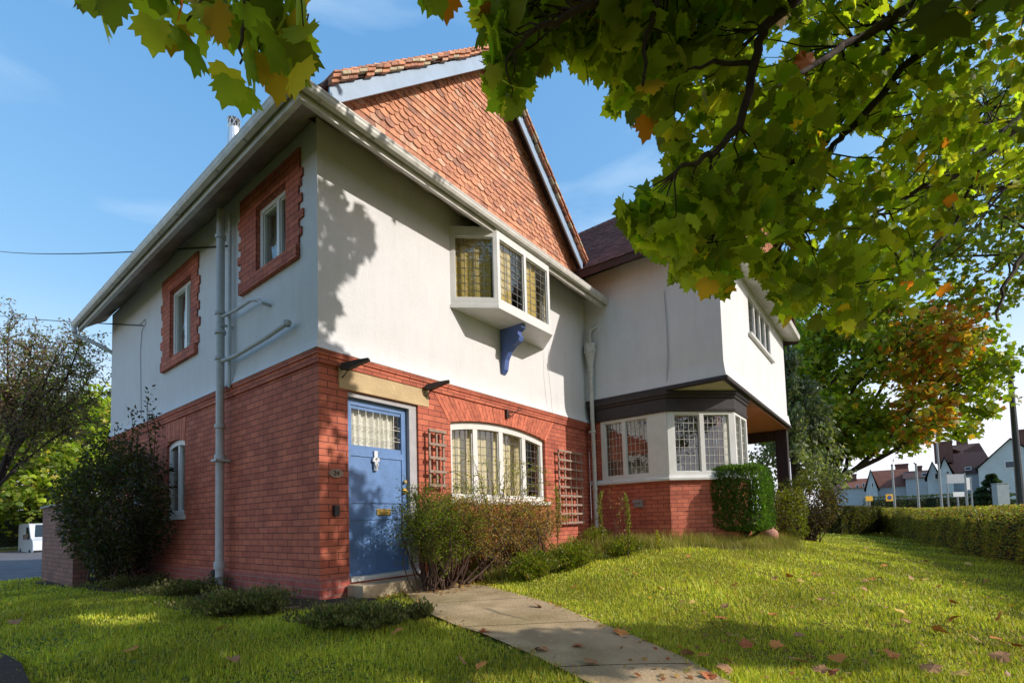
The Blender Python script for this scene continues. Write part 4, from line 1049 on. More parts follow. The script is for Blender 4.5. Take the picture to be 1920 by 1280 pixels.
def shrub(name, label, cat, base, w, d, h, n, ls, cols, wts, shape='round', tm='oval', z0=.08, stems=14, core=0, droop=.1, up=.3, yaw=0, group=None, colour2=None, stemmat='twig', surf=.55, stemr=.012, jag=.06):
    base = np.array((base[0], base[1], float(ground(base[0], base[1])) if len(base) < 3 else base[2]))
    t = empty(name, tuple(base), label, cat, group); mb = MB(); cy, sy = math.cos(yaw), math.sin(yaw)
    def world(q): return base + np.stack([q[:, 0] * cy - q[:, 1] * sy, q[:, 0] * sy + q[:, 1] * cy, q[:, 2]], 1)
    v = rdir(n); r_ = rng.uniform(surf, 1, (n, 1)) ** .5
    if shape == 'box':
        v = v / (np.sum(np.abs(v) ** 9, axis=1, keepdims=True) ** (1 / 9))
    lump = 1 + jag * (np.sin(v[:, 0:1] * 7 + v[:, 2:3] * 5 + base[0]) + np.sin(v[:, 1:2] * 9 + 2 + v[:, 2:3] * 6))
    q = v * r_ * lump * np.array((w / 2, d / 2, (h - z0) / 2)) + np.array((0, 0, z0 + (h - z0) / 2))
    tap = np.clip(.55 + q[:, 2:3] / h * (2.2 if shape == 'box' else 1.2), .5, 1); q[:, :2] *= tap
    tips = world(q)
    ns = min(stems, n)
    for i in range(ns):
        e = tips[rng.integers(n)]; b0 = base + np.array((rng.normal(0, w * .08), rng.normal(0, d * .08), -.03))
        mb.tube(bend(b0, e, 5, -.1, .06), list(np.linspace(stemr, stemr * .25, 6)), 5, caps=False)
    mb.build('stem', stemmat, t)
    D = (tips - (base + np.array((0, 0, h * .45)))); D /= np.linalg.norm(D, axis=1, keepdims=True) + 1e-9
    D = D * .5 + rdir(n) * .6 + np.array((0, 0, 1.)) * (-droop)
    C = pal(cols, wts, n, .22)
    if colour2 is not None:
        m_ = colour2(q, w, d, h); C[m_[0]] = pal(m_[1], [1] * len(m_[1]), int(m_[0].sum()), .2)
    V, F, CCc = scatter(tips, D, rdir(n) + np.array((0, 0, up)), ls * rng.uniform(.6, 1.3, n), C, tm)
    npmesh('foliage', V, F, CCc, 'leaf_far', t)
    return t

# ================================================================== NEAR MAPLE overhanging the camera
LIT = [
 [(640, 343), (1055, 600), (1060, 780), (1050, 960), (800, 960), (700, 880), (662, 850), (655, 700), (625, 660), (628, 560), (650, 520), (712, 440)],
 [(770, 1095), (800, 1172), (900, 1182), (1130, 1172), (1290, 1160), (1640, 1175), (1700, 1235), (1920, 1262), (1920, 1120), (1760, 1085), (1560, 1055), (1250, 1045), (1100, 1010), (950, 1090)],
 [(1355, 560), (1480, 650), (1480, 790), (1357, 700)],
 [(1150, 1242), (1920, 1258), (1920, 1420), (1250, 1420)],
 [(850, 1250), (1110, 1258), (1110, 1400), (640, 1400), (740, 1272)],
 [(110, 1154), (290, 1150), (300, 1170), (150, 1174)], [(60, 1262), (200, 1256), (210, 1290), (70, 1290)], [(370, 1222), (530, 1213), (530, 1228), (400, 1236)],
 [(640, 192), (905, 100), (1100, 500), (800, 300)],
]
def landing(P):
    """pixel where the shadow of P falls"""
    P = np.asarray(P); s = np.array((-.338, 1, -.66)); out = P.copy()
    g = np.full(len(P), -.3)
    for _ in range(3):
        tg = (P[:, 2] - g) / .66; G = P + s * tg[:, None]; g = ground(G[:, 0], G[:, 1])
    tf = -P[:, 1]; Fp = P + s * tf[:, None]
    hitf = (P[:, 1] < 0) & (tf < tg) & (Fp[:, 0] > 0) & (Fp[:, 0] < 6.1) & (Fp[:, 2] < 8)
    tw_ = YW - P[:, 1]; Wp = P + s * tw_[:, None]
    hitw = (P[:, 1] < YW) & (tw_ < tg) & (Wp[:, 0] > 6.06) & (Wp[:, 0] < 12.7) & (Wp[:, 2] > 3) & (Wp[:, 2] < 8)
    out = np.where(hitw[:, None], Wp, np.where(hitf[:, None], Fp, G)); return out
def lit_bad(P):
    L = landing(P); x, y, w = project(L); b = np.zeros(len(P), bool)
    for pg in LIT: b |= inpoly(x, y, pg)
    return b & (w > 0)
CANOPY = [(905, -60), (898, 60), (922, 112), (912, 150), (940, 185), (975, 190), (990, 125), (1060, 105), (1130, 125), (1152, 150), (1142, 205), (1195, 215), (1208, 240), (1245, 245), (1255, 285), (1200, 325), (1165, 360), (1168, 405), (1200, 445), (1245, 455), (1258, 500), (1310, 535), (1362, 550), (1375, 480), (1395, 470), (1440, 530), (1462, 590), (1500, 590), (1560, 610), (1610, 630), (1680, 590), (1740, 615), (1765, 635), (1800, 600), (1850, 630), (1960, 650), (1960, -60)]
GAPS = [[(1545, 250), (1620, 235), (1660, 262), (1600, 292), (1550, 300)], [(1870, 380), (1930, 380), (1930, 440), (1880, 425)], [(1455, 55), (1490, 50), (1490, 90), (1460, 95)], [(1290, 230), (1325, 225), (1325, 270), (1292, 270)], [(1800, 150), (1880, 140), (1900, 200), (1830, 190)], [(1840, 440), (1890, 420), (1895, 480), (1850, 500)]]
LEFTC = [(262, -60), (275, 10), (292, 60), (335, 88), (372, 95), (395, 60), (424, 100), (430, 165), (440, 200), (472, 205), (488, 160), (478, 130), (520, 135), (548, 150), (572, 125), (575, 60), (560, -60)]
LEFTC2 = [(132, -60), (150, 12), (190, 22), (205, -5), (230, -60)]
LEFTC3 = [(215, -60), (235, 5), (255, 10), (262, -60)]
LEFTC4 = [(765, -60), (800, 0), (838, 8), (862, -60)]
tree = empty('maple_tree', (-.3, -9.5, float(ground(-.3, -9.5))), 'large green maple whose leafy branches hang into the picture from the top right', 'tree')
TB = np.array((-.3, -9.5, -.5)); mb = MB()
mb.tube(bend(TB, TB + (0, .3, 3.2), 6, 0, .01), [.38, .30, .27, .26, .25, .25, .24], 14); mb.build('trunk', 'bark', tree, smooth=True)
mb = MB(); fork = TB + np.array((0, .3, 3.0))
BR = [  # (px, py, depth, radius)
 [(1960, -170, 3.9, .055), (1827, 0, 3.9, .05), (1747, 60, 3.8, .046), (1680, 87, 3.7, .043), (1613, 160, 3.6, .040), (1580, 207, 3.55, .036), (1547, 260, 3.5, .03), (1480, 307, 3.4, .022), (1413, 380, 3.3, .015), (1347, 423, 3.2, .009), (1300, 470, 3.1, .005)],
 [(1900, -170, 3.3, .035), (1770, -20, 3.4, .032), (1680, 30, 3.3, .03), (1660, 50, 3.3, .026), (1580, 87, 3.2, .02), (1547, 110, 3.1, .015), (1440, 170, 3.0, .009)],
 [(1600, -150, 2.8, .026), (1497, 0, 2.8, .024), (1430, 53, 2.75, .022), (1415, 117, 2.75, .020), (1390, 233, 2.7, .018), (1345, 285, 2.65, .014), (1313, 305, 2.6, .011), (1270, 318, 2.6, .007)],
 [(2050, 130, 4.0, .05), (1920, 220, 4.0, .045), (1847, 287, 3.9, .038), (1780, 333, 3.8, .028), (1730, 352, 3.7, .016), (1640, 400, 3.6, .007)],
 [(1690, 132, 3.5, .02), (1620, 220, 3.5, .022), (1590, 245, 3.5, .02), (1563, 270, 3.5, .016), (1530, 330, 3.4, .01), (1500, 420, 3.3, .005)],
 [(1300, -100, 2.5, .022), (1150, -10, 2.5, .018), (1060, 35, 2.45, .014), (1000, 60, 2.4, .009), (950, 110, 2.4, .005)],
 [(1250, -80, 2.6, .018), (1225, 30, 2.6, .014), (1210, 75, 2.6, .01), (1205, 160, 2.55, .006)],
 [(1413, 120, 2.75, .012), (1340, 115, 2.7, .009), (1290, 130, 2.6, .005)],
 [(1847, 290, 3.8, .01), (1790, 420, 3.7, .008), (1700, 520, 3.5, .005)],
 [(1480, 307, 3.4, .010), (1500, 400, 3.3, .008), (1440, 500, 3.2, .005)],
 [(1700, 220, 3.7, .010), (1770, 260, 3.8, .008), (1860, 230, 3.9, .005)],
 [(520, -120, 1.95, .012), (470, -20, 1.95, .009), (455, 60, 1.95, .006), (450, 120, 1.95, .003)],
 [(420, -120, 2.0, .010), (380, -20, 2.0, .006), (350, 40, 2.0, .003)],
 [(1920, 480, 3.6, .014), (1880, 540, 3.5, .010), (1870, 600, 3.4, .005)],
]
bp_ = []
for b_ in BR:
    pts = [at(x, y, t * .93) for x, y, t, r in b_]; rr = [r * 1.1 for *_, r in b_]
    # finer, irregular polyline
    q = []; qr = []
    for i in range(len(pts) - 1):
        for k in range(4):
            t = k / 4; q.append(pts[i] * (1 - t) + pts[i + 1] * t + rng.normal(0, .006, 3)); qr.append(rr[i] * (1 - t) + rr[i + 1] * t)
    q.append(pts[-1]); qr.append(rr[-1]); mb.tube(q, qr, 8); bp_ += q
    s_ = q[0]
    if rr[0] > .02: mb.tube(bend(fork, s_, 7, -.15, .03), list(np.linspace(max(.12, rr[0] * 2), rr[0], 8)), 9)
bp_ = np.array(bp_)
# visible leaf clusters
def sample_clusters(poly, n, tfun, gaps=()):
    xs = [p[0] for p in poly]; ys = [p[1] for p in poly]; out = []
    while len(out) < n:
        x, y = rng.uniform(min(xs), max(xs)), rng.uniform(min(ys), max(ys))
        if not inpoly(np.array([x]), np.array([y]), poly)[0]: continue
        if any(inpoly(np.array([x]), np.array([y]), g)[0] for g in gaps): continue
        out.append(at(x, y, tfun(x, y)))
    return np.array(out)
def tdepth(x, y):
    a = np.clip((x - 900) / 1000, 0, 1); return rng.uniform(2.3 + .5 * a, 2.8 + 1.7 * a)
cl = sample_clusters(CANOPY, 1150, tdepth, GAPS)
cl = cl[~lit_bad(cl)]; cx__, cy__, _w = project(cl); cl = cl[rng.random(len(cl)) < 1 - .62 * np.clip((cx__ - 1350) / 300, 0, 1) * (.45 + .55 * np.clip((cy__ - 300) / 250, 0, 1))]
P_thin = None
for c in cl[::2]:
    h = bp_[np.argmin(np.linalg.norm(bp_ - c, axis=1))]
    if np.linalg.norm(h - c) < 1.1 and not lit_bad(np.array([h * .5 + c * .5, h * .2 + c * .8])).any(): mb.tube(bend(h, c, 4, .1, .08), [.006, .005, .004, .003, .002], 4, caps=False)
n_ = len(cl) * 11; ci = np.repeat(np.arange(len(cl)), 11)
P = cl[ci] + rdir(n_) * rng.uniform(.02, .15, (n_, 1)) * np.array((1, 1, .8)) - np.array((0, 0, .03))
x, y, w = project(P); okk = inpoly(x, y, CANOPY) & ~lit_bad(P)
for g in GAPS: okk &= ~inpoly(x, y, g)
P = P[okk]; P = P[rng.random(len(P)) < .72]
MC = [(0.300, 0.358, 0.050), (0.200, 0.252, 0.035), (0.400, 0.470, 0.055), (0.500, 0.493, 0.060), (0.560, 0.370, 0.060), (0.560, 0.190, 0.050)]
xx = np.clip((project(P)[0] - 1250) / 550, 0, 1)
V, F, C = leaves_at(P, (.116 - .052 * xx), 'maple', .55, .25, MC, [36, 32, 26, 8, 1.6, .6])
# big hanging leaf groups on the left
for (pg, nn_, tt) in ((LEFTC, 62, 1.95), (LEFTC2, 7, 1.9), (LEFTC3, 2, 2.0), (LEFTC4, 4, 2.3)):
    cl2 = sample_clusters(pg, nn_, lambda x, y: tt + rng.uniform(-.15, .2))
    v2, f2, c2 = leaves_at(cl2, .142, 'maple', .85, .15, MC, [34, 34, 16, 8, 4, 1], svar=.2)
    F = np.r_[F, f2 + len(V)]; V = np.r_[V, v2]; C = np.r_[C, c2]
    for c in cl2[::3]:
        mb.tube(bend(c, c + (rng.normal(0, .05), rng.normal(0, .05), .14), 3, 0, .05), .003, 4, caps=False)
# a few yellow and orange leaves seen singly in the photograph
sp = [(397, 42, 1.8, (.52, .30, .03)), (325, 75, 1.9, (.30, .20, .02)), (838, 5, 2.3, (.45, .16, .03)), (1698, 80, 3.0, (.22, .30, .02)), (1730, 88, 3.0, (.22, .30, .02)), (1645, 150, 3.1, (.42, .38, .05)), (1570, 460, 3.0, (.22, .30, .02)), (1515, 118, 2.9, (.38, .10, .02)), (1218, 240, 2.6, (.40, .16, .03)), (1460, 30, 2.8, (.35, .2, .03)), (925, 30, 2.4, (.35, .12, .02))]
Ps = np.array([at(a, b_, c) for a, b_, c, _ in sp]); Cs = np.array([c for *_, c in sp])
v2, f2, c2 = scatter(Ps + (0, 0, .06), np.tile((.1, .1, -1.), (len(sp), 1)) + rng.normal(0, .2, (len(sp), 3)), np.tile(-CW, (len(sp), 1)) + rng.normal(0, .25, (len(sp), 3)), np.full(len(sp), .13), Cs, 'maple')
F = np.r_[F, f2 + len(V)]; V = np.r_[V, v2]; C = np.r_[C, c2]
# unseen rest of the crown, leaf clusters placed to shade the lawn and wall
SHADE = [[(0, 1092), (560, 1125), (700, 1165), (790, 1195), (1000, 1196), (1100, 1190), (1290, 1178), (1640, 1185), (1662, 1232), (1300, 1236), (1120, 1246), (800, 1236), (500, 1262), (0, 1300)],
         [(598, 335), (640, 350), (690, 395), (708, 440), (670, 480), (640, 510), (628, 560), (622, 650), (598, 655)],
         [(600, 665), (655, 700), (655, 1090), (700, 1000), (705, 930), (660, 870), (640, 700)],
         [(1560, 1050), (1700, 1065), (1780, 1110), (1920, 1150), (1920, 1060), (1700, 1020)]]
oc = []
def off_clusters(poly, n, ax=None, v=None, tr=(3.4, 9)):
    xs = [p[0] for p in poly]; ys = [p[1] for p in poly]; k = 0; tries = 0
    while k < n and tries < n * 60:
        tries += 1; x, y = rng.uniform(min(xs), max(xs)), rng.uniform(min(ys), max(ys))
        if not inpoly(np.array([x]), np.array([y]), poly)[0]: continue
        G = ground_px_fast(x, y) if ax is None else plane_pt(x, y, ax, v)
        if G is None: continue
        tt = rng.uniform(*tr); Pn = G + np.array((.338, -1, .66)) * tt
        if Pn[2] < 1.9 or Pn[2] > 8.5: continue
        X, Y, W = project(Pn[None]); 
        if W[0] > .05 and -90 < X[0] < 2010 and -110 < Y[0] < 1330: continue
        if W[0] > .05 and -90 < X[0] < 2010 and -110 < Y[0] < 1330 and not inpoly(X, Y, CANOPY)[0]: continue
        if np.linalg.norm(Pn - CC) < 1.3: continue
        oc.append(Pn); k += 1
def ground_px_fast(x, y):
    d = ray(x, y); t = .5
    if d[2] > -.02: return None
    for _ in range(40):
        P_ = CC + d * t; t += (P_[2] - float(ground(P_[0], P_[1]))) / (-d[2]) * .8
        if t > 60: return None
    return CC + d * t
off_clusters(SHADE[0], 700)
def world_clusters(x0, x1, y0, y1, n, t0, t1):
    k = 0
    while k < n:
        gx_, gy_ = rng.uniform(x0, x1), rng.uniform(y0, y1)
        if gx_ > -.1 and gy_ > -.2: k += 1; continue
        tt = rng.uniform(t0, t1); Pn = np.array((gx_, gy_, float(ground(gx_, gy_)))) + np.array((.338, -1, .66)) * tt; k += 1
        if Pn[2] < 2.2 or lit_bad(Pn[None])[0]: continue
        X, Y, W = project(Pn[None])
        if W[0] > .05 and -150 < X[0] < 2100 and -150 < Y[0] < 1400: continue
        if np.linalg.norm(Pn - CC) < 1.3: continue
        oc.append(Pn)
world_clusters(-8.5, .1, -4.5, 8.5, 2600, 5.5, 11.5)
world_clusters(-10, -1, -4.5, 6.5, 900, 9, 13); off_clusters(SHADE[1], 30, 1, 0, (4, 7)); off_clusters(SHADE[2], 40, 1, 0, (4.2, 6.5)); off_clusters(SHADE[3], 60, tr=(4, 9))
oc = np.array(oc)
# leave openings so that the sun reaches the branches in view
tq = (-5.2 - oc[:, 1]); Q = oc + np.array((-.338, 1, -.66)) * tq[:, None]; X, Y, W = project(Q)
oc = oc[~((tq > .3) & (W > .3) & (X > 850) & (X < 2100) & (Y > -300) & (Y < 700) & (rng.random(len(oc)) < .55))]
ci = np.repeat(np.arange(len(oc)), 12)
P = oc[ci] + rdir(len(ci)) * rng.uniform(.02, .26, (len(ci), 1)); P = P[~lit_bad(P)]
X, Y, W = project(P); P = P[~((W > .05) & (X > -60) & (X < 1980) & (Y > -70) & (Y < 1300) & ~inpoly(X, Y, CANOPY))]
v2, f2, c2 = leaves_at(P, .16, 'simple', .5, .6, [(.10, .125, .02), (.075, .10, .015), (.13, .15, .02)], [3, 3, 2])  # unseen leaves coloured darker so less sun passes through to the lawn
F = np.r_[F, f2 + len(V)]; V = np.r_[V, v2]; C = np.r_[C, c2]
for c in oc[::4]:
    X, Y, W = project(c[None])
    mids = fork[None] * (1 - np.linspace(.2, 1, 9)[:, None]) + c[None] * np.linspace(.2, 1, 9)[:, None]
    if (W[0] < .1 or X[0] > 2200) and not lit_bad(mids).any(): mb.tube(bend(fork + rng.normal(0, .1, 3), c, 6, -.1, .05), list(np.linspace(.03, .005, 7)), 4, caps=False)
mb.build('limbs', 'bark', tree)
npmesh('crown', V, F, C, 'leaf', tree)
print('near crown leaves', len(V), 'off', len(oc))

# ================================================================== trees behind
def behind_ok(p):
    p = np.array([p]); X, Y, W = project(p)
    return not lit_bad(p)[0] and not (W[0] > .05 and -250 < X[0] < 2170 and -250 < Y[0] < 1500)
make_tree('maple_tree', 'tall unseen maple added outside the picture to block sky light over the left lawn', (-7.5, -11.0, float(ground(-7.5, -11.0))), 4.0, (-6.5, -8.5, 7.0), (5.5, 4.2, 3.2), 260, 9000, .34, [(.16, .20, .03), (.12, .15, .02)], [1, 1], 'simple', trunk_r=.3, clump_r=.9, nlimb=8, shell=.2, keep=behind_ok)  # added out of view; its crown cuts the sky light on the lawn
g = lambda x, y: float(ground(x, y))
def tb(px, depth): 
    p = at(px, 930, depth); return (p[0], p[1], g(p[0], p[1]))
b0 = tb(1552, 20); cc = at(1612, 680, 20)
def orange_part(P):
    x, y, w = project(P); s_ = np.sin(P[:, 0] * 1.1) + np.sin(P[:, 1] * 1.7 + P[:, 2]); d = ((x - 1765) / 110) ** 2 + ((y - 690) / 170) ** 2
    return rng.random(len(P)) < np.clip(.95 - d * .7, .05, .6) * (s_ > -.6) * np.clip((x - 1560) / 120, .12, 1)
make_tree('maple_tree', 'rounded maple turning orange behind the white wing and the hedge', b0, 2.6, (cc[0], cc[1], cc[2] - .4), (4.2, 4.2, 4.4), 280, 24000, .22, [(0.214, 0.276, 0.023), (0.161, 0.221, 0.019), (0.303, 0.350, 0.031), (0.393, 0.368, 0.031)], [4, 3, 3, 1.5], 'simple', trunk_r=.26, clump_r=.75, nlimb=12, colfn=orange_part, shell=.25)
b0 = tb(2350, 15); cc = at(1880, 330, 15.5)
make_tree('maple_tree', 'tall green maple whose small leaves show at the right edge above the street lamp', b0, 4.5, (cc[0], cc[1], cc[2]), (3.6, 3.6, 4.6), 120, 8500, .20, [(0.176, 0.210, 0.018), (0.128, 0.165, 0.016), (0.288, 0.300, 0.026), (0.384, 0.300, 0.026)], [4, 3, 3, 1], 'simple', trunk_r=.25, clump_r=.8, nlimb=10, shell=.2,
    keep=lambda p: (lambda q: q[2][0] > 1 and q[1][0] < 640 and q[0][0] > 1560)(project(np.array([p]))))
# drooping blue-grey cedar between the wing and the maple
b0 = tb(1500, 16.5); t = empty('cedar_tree', b0, 'drooping grey green cedar beside the right corner of the white wing', 'tree'); mb = MB()
B0 = np.array(b0); mb.tube([B0, B0 + (0, .1, 3), B0 + (.1, .1, 6.6)], [.2, .13, .03], 8); mb.build('trunk', 'bark', t)
Pn = []; mb = MB()
for i in range(52):
    z = rng.uniform(2.2, 6.4); a_ = rng.uniform(0, 6.28); L_ = rng.uniform(.6, 1) * (7.4 - z) * .38; s_ = B0 + (0, .1, z)
    e = s_ + np.array((math.cos(a_) * L_, math.sin(a_) * L_, -.1 * L_)); pts = bend(s_, e, 6, -.1, .04); mb.tube(pts, list(np.linspace(.03, .008, 7)), 4, caps=False)
    for p in pts[2:]:
        for _ in range(34): Pn.append(p + rng.normal(0, .09, 3) + (0, 0, -rng.uniform(0, .55)))
mb.build('limbs', 'bark', t); Pn = np.array(Pn)
V, F, C = scatter(Pn, rng.normal(0, .5, (len(Pn), 3)) + (0, 0, -.8), rdir(len(Pn)), np.full(len(Pn), .17), pal([(.20, .22, .11), (.14, .17, .08), (.26, .27, .17)], [1, 1, 1], len(Pn)), 'oval'); V = V
npmesh('crown', V, F, C, 'leaf_far', t)
# left side trees
b0 = tb(60, 30); cc = at(110, 850, 30)
make_tree('oak_tree', 'bright green rounded tree beyond the drive at the left edge', (b0[0], b0[1], b0[2]), 2.5, (cc[0], cc[1], cc[2] + .3), (6.0, 6.0, 4.2), 230, 14000, .30, [(0.295, 0.371, 0.032), (0.227, 0.293, 0.025), (0.431, 0.468, 0.047), (0.589, 0.468, 0.047)], [4, 3, 3, 1], 'simple', trunk_r=.3, clump_r=1.0, shell=.2)
b0 = tb(-120, 26); cc = at(-60, 880, 26)
make_tree('oak_tree', 'yellow green tree cut by the left edge of the picture', b0, 1.8, cc, (4.5, 4.5, 3.8), 120, 6500, .26, [(.15, .20, .02), (.20, .22, .03), (.10, .15, .016)], [3, 2, 3], 'simple', trunk_r=.3, clump_r=.9, shell=.2)
b0 = tb(200, 42); cc = at(215, 850, 42)
make_tree('oak_tree', 'dark green tree just left of the far house corner', b0, 1.8, cc, (4.5, 4.5, 4.5), 120, 6000, .32, [(.09, .14, .016), (.12, .17, .02)], [3, 2], 'simple', trunk_r=.3, clump_r=1.1, shell=.2)
# purple leaved cherry with bare twigs
b0 = tb(-75, 12.5); t = empty('cherry_tree', b0, 'dark cherry tree with sparse purple twigs at the left edge of the lawn', 'tree'); B0 = np.array(b0); mb = MB()
tp = at(30, 830, 12.3); mb.tube(bend(B0 - (0, 0, .2), tp, 7, 0, .02), list(np.linspace(.13, .085, 8)), 10); mb.build('trunk', 'bark', t, smooth=True)
mb = MB(); Pn = []; hubs = [tp]
tgt = [(185, 662), (170, 700), (150, 640), (120, 655), (90, 640), (60, 630), (20, 600), (0, 640), (-40, 600), (-80, 700), (140, 760), (190, 740), (110, 720), (40, 690), (70, 760), (-30, 690), (120, 800), (150, 690), (80, 690), (30, 720), (-10, 760), (170, 790), (130, 700), (55, 655), (100, 680)]
for (a, b_) in tgt:
    e = at(a, b_, rng.uniform(11.3, 13.2)); st = tp if rng.random() < .6 else B0 * .35 + tp * .65
    pts = bend(st, e, 9, -.12, .05); mb.tube(pts, list(np.linspace(.04, .006, 10)), 6)
    for k in range(3, 10):
        for _ in range(5):
            d_ = unit(pts[k] - pts[k - 1]) * .6 + rdir(1)[0] * .7; e2 = pts[k] + unit(d_) * rng.uniform(.25, .75); tw = bend(pts[k], e2, 4, 0, .08); mb.tube(tw, [.009, .007, .005, .004, .003], 4, caps=False)
            for q in tw[1:]:
                Pn += [q + rng.normal(0, .05, 3) for _ in range(5)]
mb.build('limbs', 'bark', t); Pn = np.array(Pn)
V, F, C = leaves_at(Pn, .075, 'oval', .3, .3, [(.20, .11, .10), (.16, .16, .05), (.24, .16, .11), (.22, .26, .05)], [3, 3, 2, 1]); npmesh('crown', V, F, C, 'leaf_far', t)

# ================================================================== hedges
def hedge(label, A, B, w, h, n, ls, cols, wts, cat='hedge', zbase=None):
    A, B = np.array(A, float), np.array(B, float); d = B - A; L = np.linalg.norm(d); U = d / L; N = np.array((-U[1], U[0]))
    t = empty('hedge', (*((A + B) / 2), g(*((A + B) / 2))), label, cat)
    mb = MB(); ns = max(2, int(L / 1.0)); V = []; prof = [(-.5, .04), (-.5, .6), (-.42, .93), (.42, .93), (.5, .6), (.5, .04)]
    for i in range(ns + 1):
        c = A + U * (.15 + (L - .3) * i / ns); zb = g(*c) if zbase is None else zbase
        for (a, b_) in prof: q = c + N * a * (w - .26); V.append((q[0], q[1], zb + b_ * (h - .05)))
    k = 6; F = [(i * k + j, i * k + (j + 1) % k, (i + 1) * k + (j + 1) % k, (i + 1) * k + j) for i in range(ns) for j in range(k)] + [tuple(range(k)), tuple(ns * k + j for j in range(k))]
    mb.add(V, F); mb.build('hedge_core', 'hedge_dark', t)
    s_ = rng.uniform(0, L, n); side = rng.choice(3, n, p=[.42, .2, .38]); a = np.where(side == 0, w / 2, np.where(side == 2, -w / 2, rng.uniform(-w / 2, w / 2, n)))
    z = np.where(side == 1, h, rng.uniform(0, 1, n) ** .85 * h); endm = rng.random(n) < (w / L) * .5; s_ = np.where(endm, rng.choice([0, L], n), s_); a = np.where(endm, rng.uniform(-w / 2, w / 2, n), a); z = np.where(endm, rng.uniform(0, h, n), z)
    bul = .045 * np.sin(s_ * 2.3) * np.sin(z * 4 + s_) + .025 * np.sin(s_ * 3.1) + .02 * np.sin(s_ * 7.3 + z * 5) + rng.normal(0, .022, n); a = a + np.sign(a) * bul; z = z + np.where(side == 1, bul * .6 + .02 * np.sin(s_ * 1.3), 0)
    c = A[None] + U[None] * s_[:, None] + N[None] * a[:, None]; zb = ground(c[:, 0], c[:, 1]) if zbase is None else zbase
    P = np.c_[c, zb + z]; D = rdir(n) * .8; D[:, :2] += N[None] * (np.sign(a) * (side != 1))[:, None] * .7; D[:, 2] += np.where(side == 1, .8, .15)
    V, F, C = scatter(P, D, rdir(n), ls * rng.uniform(.6, 1.35, n), pal(cols, wts, n, .25), 'oval'); npmesh('foliage', V, F, C, 'leaf_far', t)
    return t
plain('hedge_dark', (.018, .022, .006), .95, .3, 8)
HG = [(0.193, 0.221, 0.042), (0.300, 0.278, 0.050), (0.387, 0.184, 0.071), (0.474, 0.407, 0.071)]
hedge('long clipped privet hedge along the right side of the lawn', (4.2, -7.75), (23.6, -4.75), .7, 1.03, 60000, .046, HG, [4, 3, 2, 1])
e1 = at(1560, 940, 19.5)
hedge('short return of clipped hedge at the far end of the lawn', (23.9, -4.4), (e1[0], e1[1]), .7, 1.05, 12000, .08, [(.07, .08, .02), (.10, .10, .025), (.10, .06, .03)], [2, 2, 1])
# ---- shrubs near the bay
CG = [(0.075, 0.143, 0.024), (0.060, 0.120, 0.021), (0.098, 0.173, 0.030), (0.083, 0.128, 0.024)]
def keep_px(px, py, depth): p = at(px, py, depth); return (p[0], p[1], g(p[0], p[1]))
cb = keep_px(1384, 1000, 9.5)
shrub('clipped_conifer', 'dense green conifer clipped to a rounded block in front of the bay window', 'shrub', cb, 1.36, 1.15, 1.45, 36000, .05, CG, [3, 2, 2, 1], 'box', 'oval', z0=.22, stems=30, droop=-1.1, surf=.78, jag=.015, stemmat='bark', stemr=.03)
mb = MB(); 
cb2 = keep_px(1478, 990, 10.6)
shrub('golden_shrub', 'small yellow green shrub right of the clipped conifer', 'shrub', cb2, .72, .7, 1.12, 3600, .055, [(.12, .13, .012), (.16, .17, .015), (.08, .10, .01), (.18, .14, .02)], [3, 3, 2, 1], 'box', z0=.05, stems=26, surf=.3)
cb3 = keep_px(1512, 980, 12.6)
shrub('spreading_shrub', 'large reddish brown shrub with arching green tips behind the small golden shrub', 'shrub', cb3, 1.75, 1.6, 1.75, 9000, .07, [(.07, .045, .02), (.055, .05, .015), (.09, .08, .02), (.10, .05, .03)], [3, 3, 2, 1], 'round', z0=.02, stems=50, surf=.4, jag=.1,
      colour2=lambda q, w, d, h: (q[:, 2] > h * .72, [(.10, .11, .02), (.13, .13, .025), (.07, .08, .02)]))
# boulder like terracotta pot
pp = keep_px(1440, 1012, 9.9); mb = MB(); pt = empty('terracotta_pot', pp, 'reddish terracotta pot lying under the clipped conifer', 'pot')
P_ = [(0, 0), (.10, 0), (.14, .03), (.19, .12), (.20, .20), (.17, .27), (.11, .31), (.12, .34), (.10, .345), (.08, .32), (.0, .3)]
mb.lathe(P_, pp, 20); mb.build('pot_body', 'terracotta', pt, smooth=True)

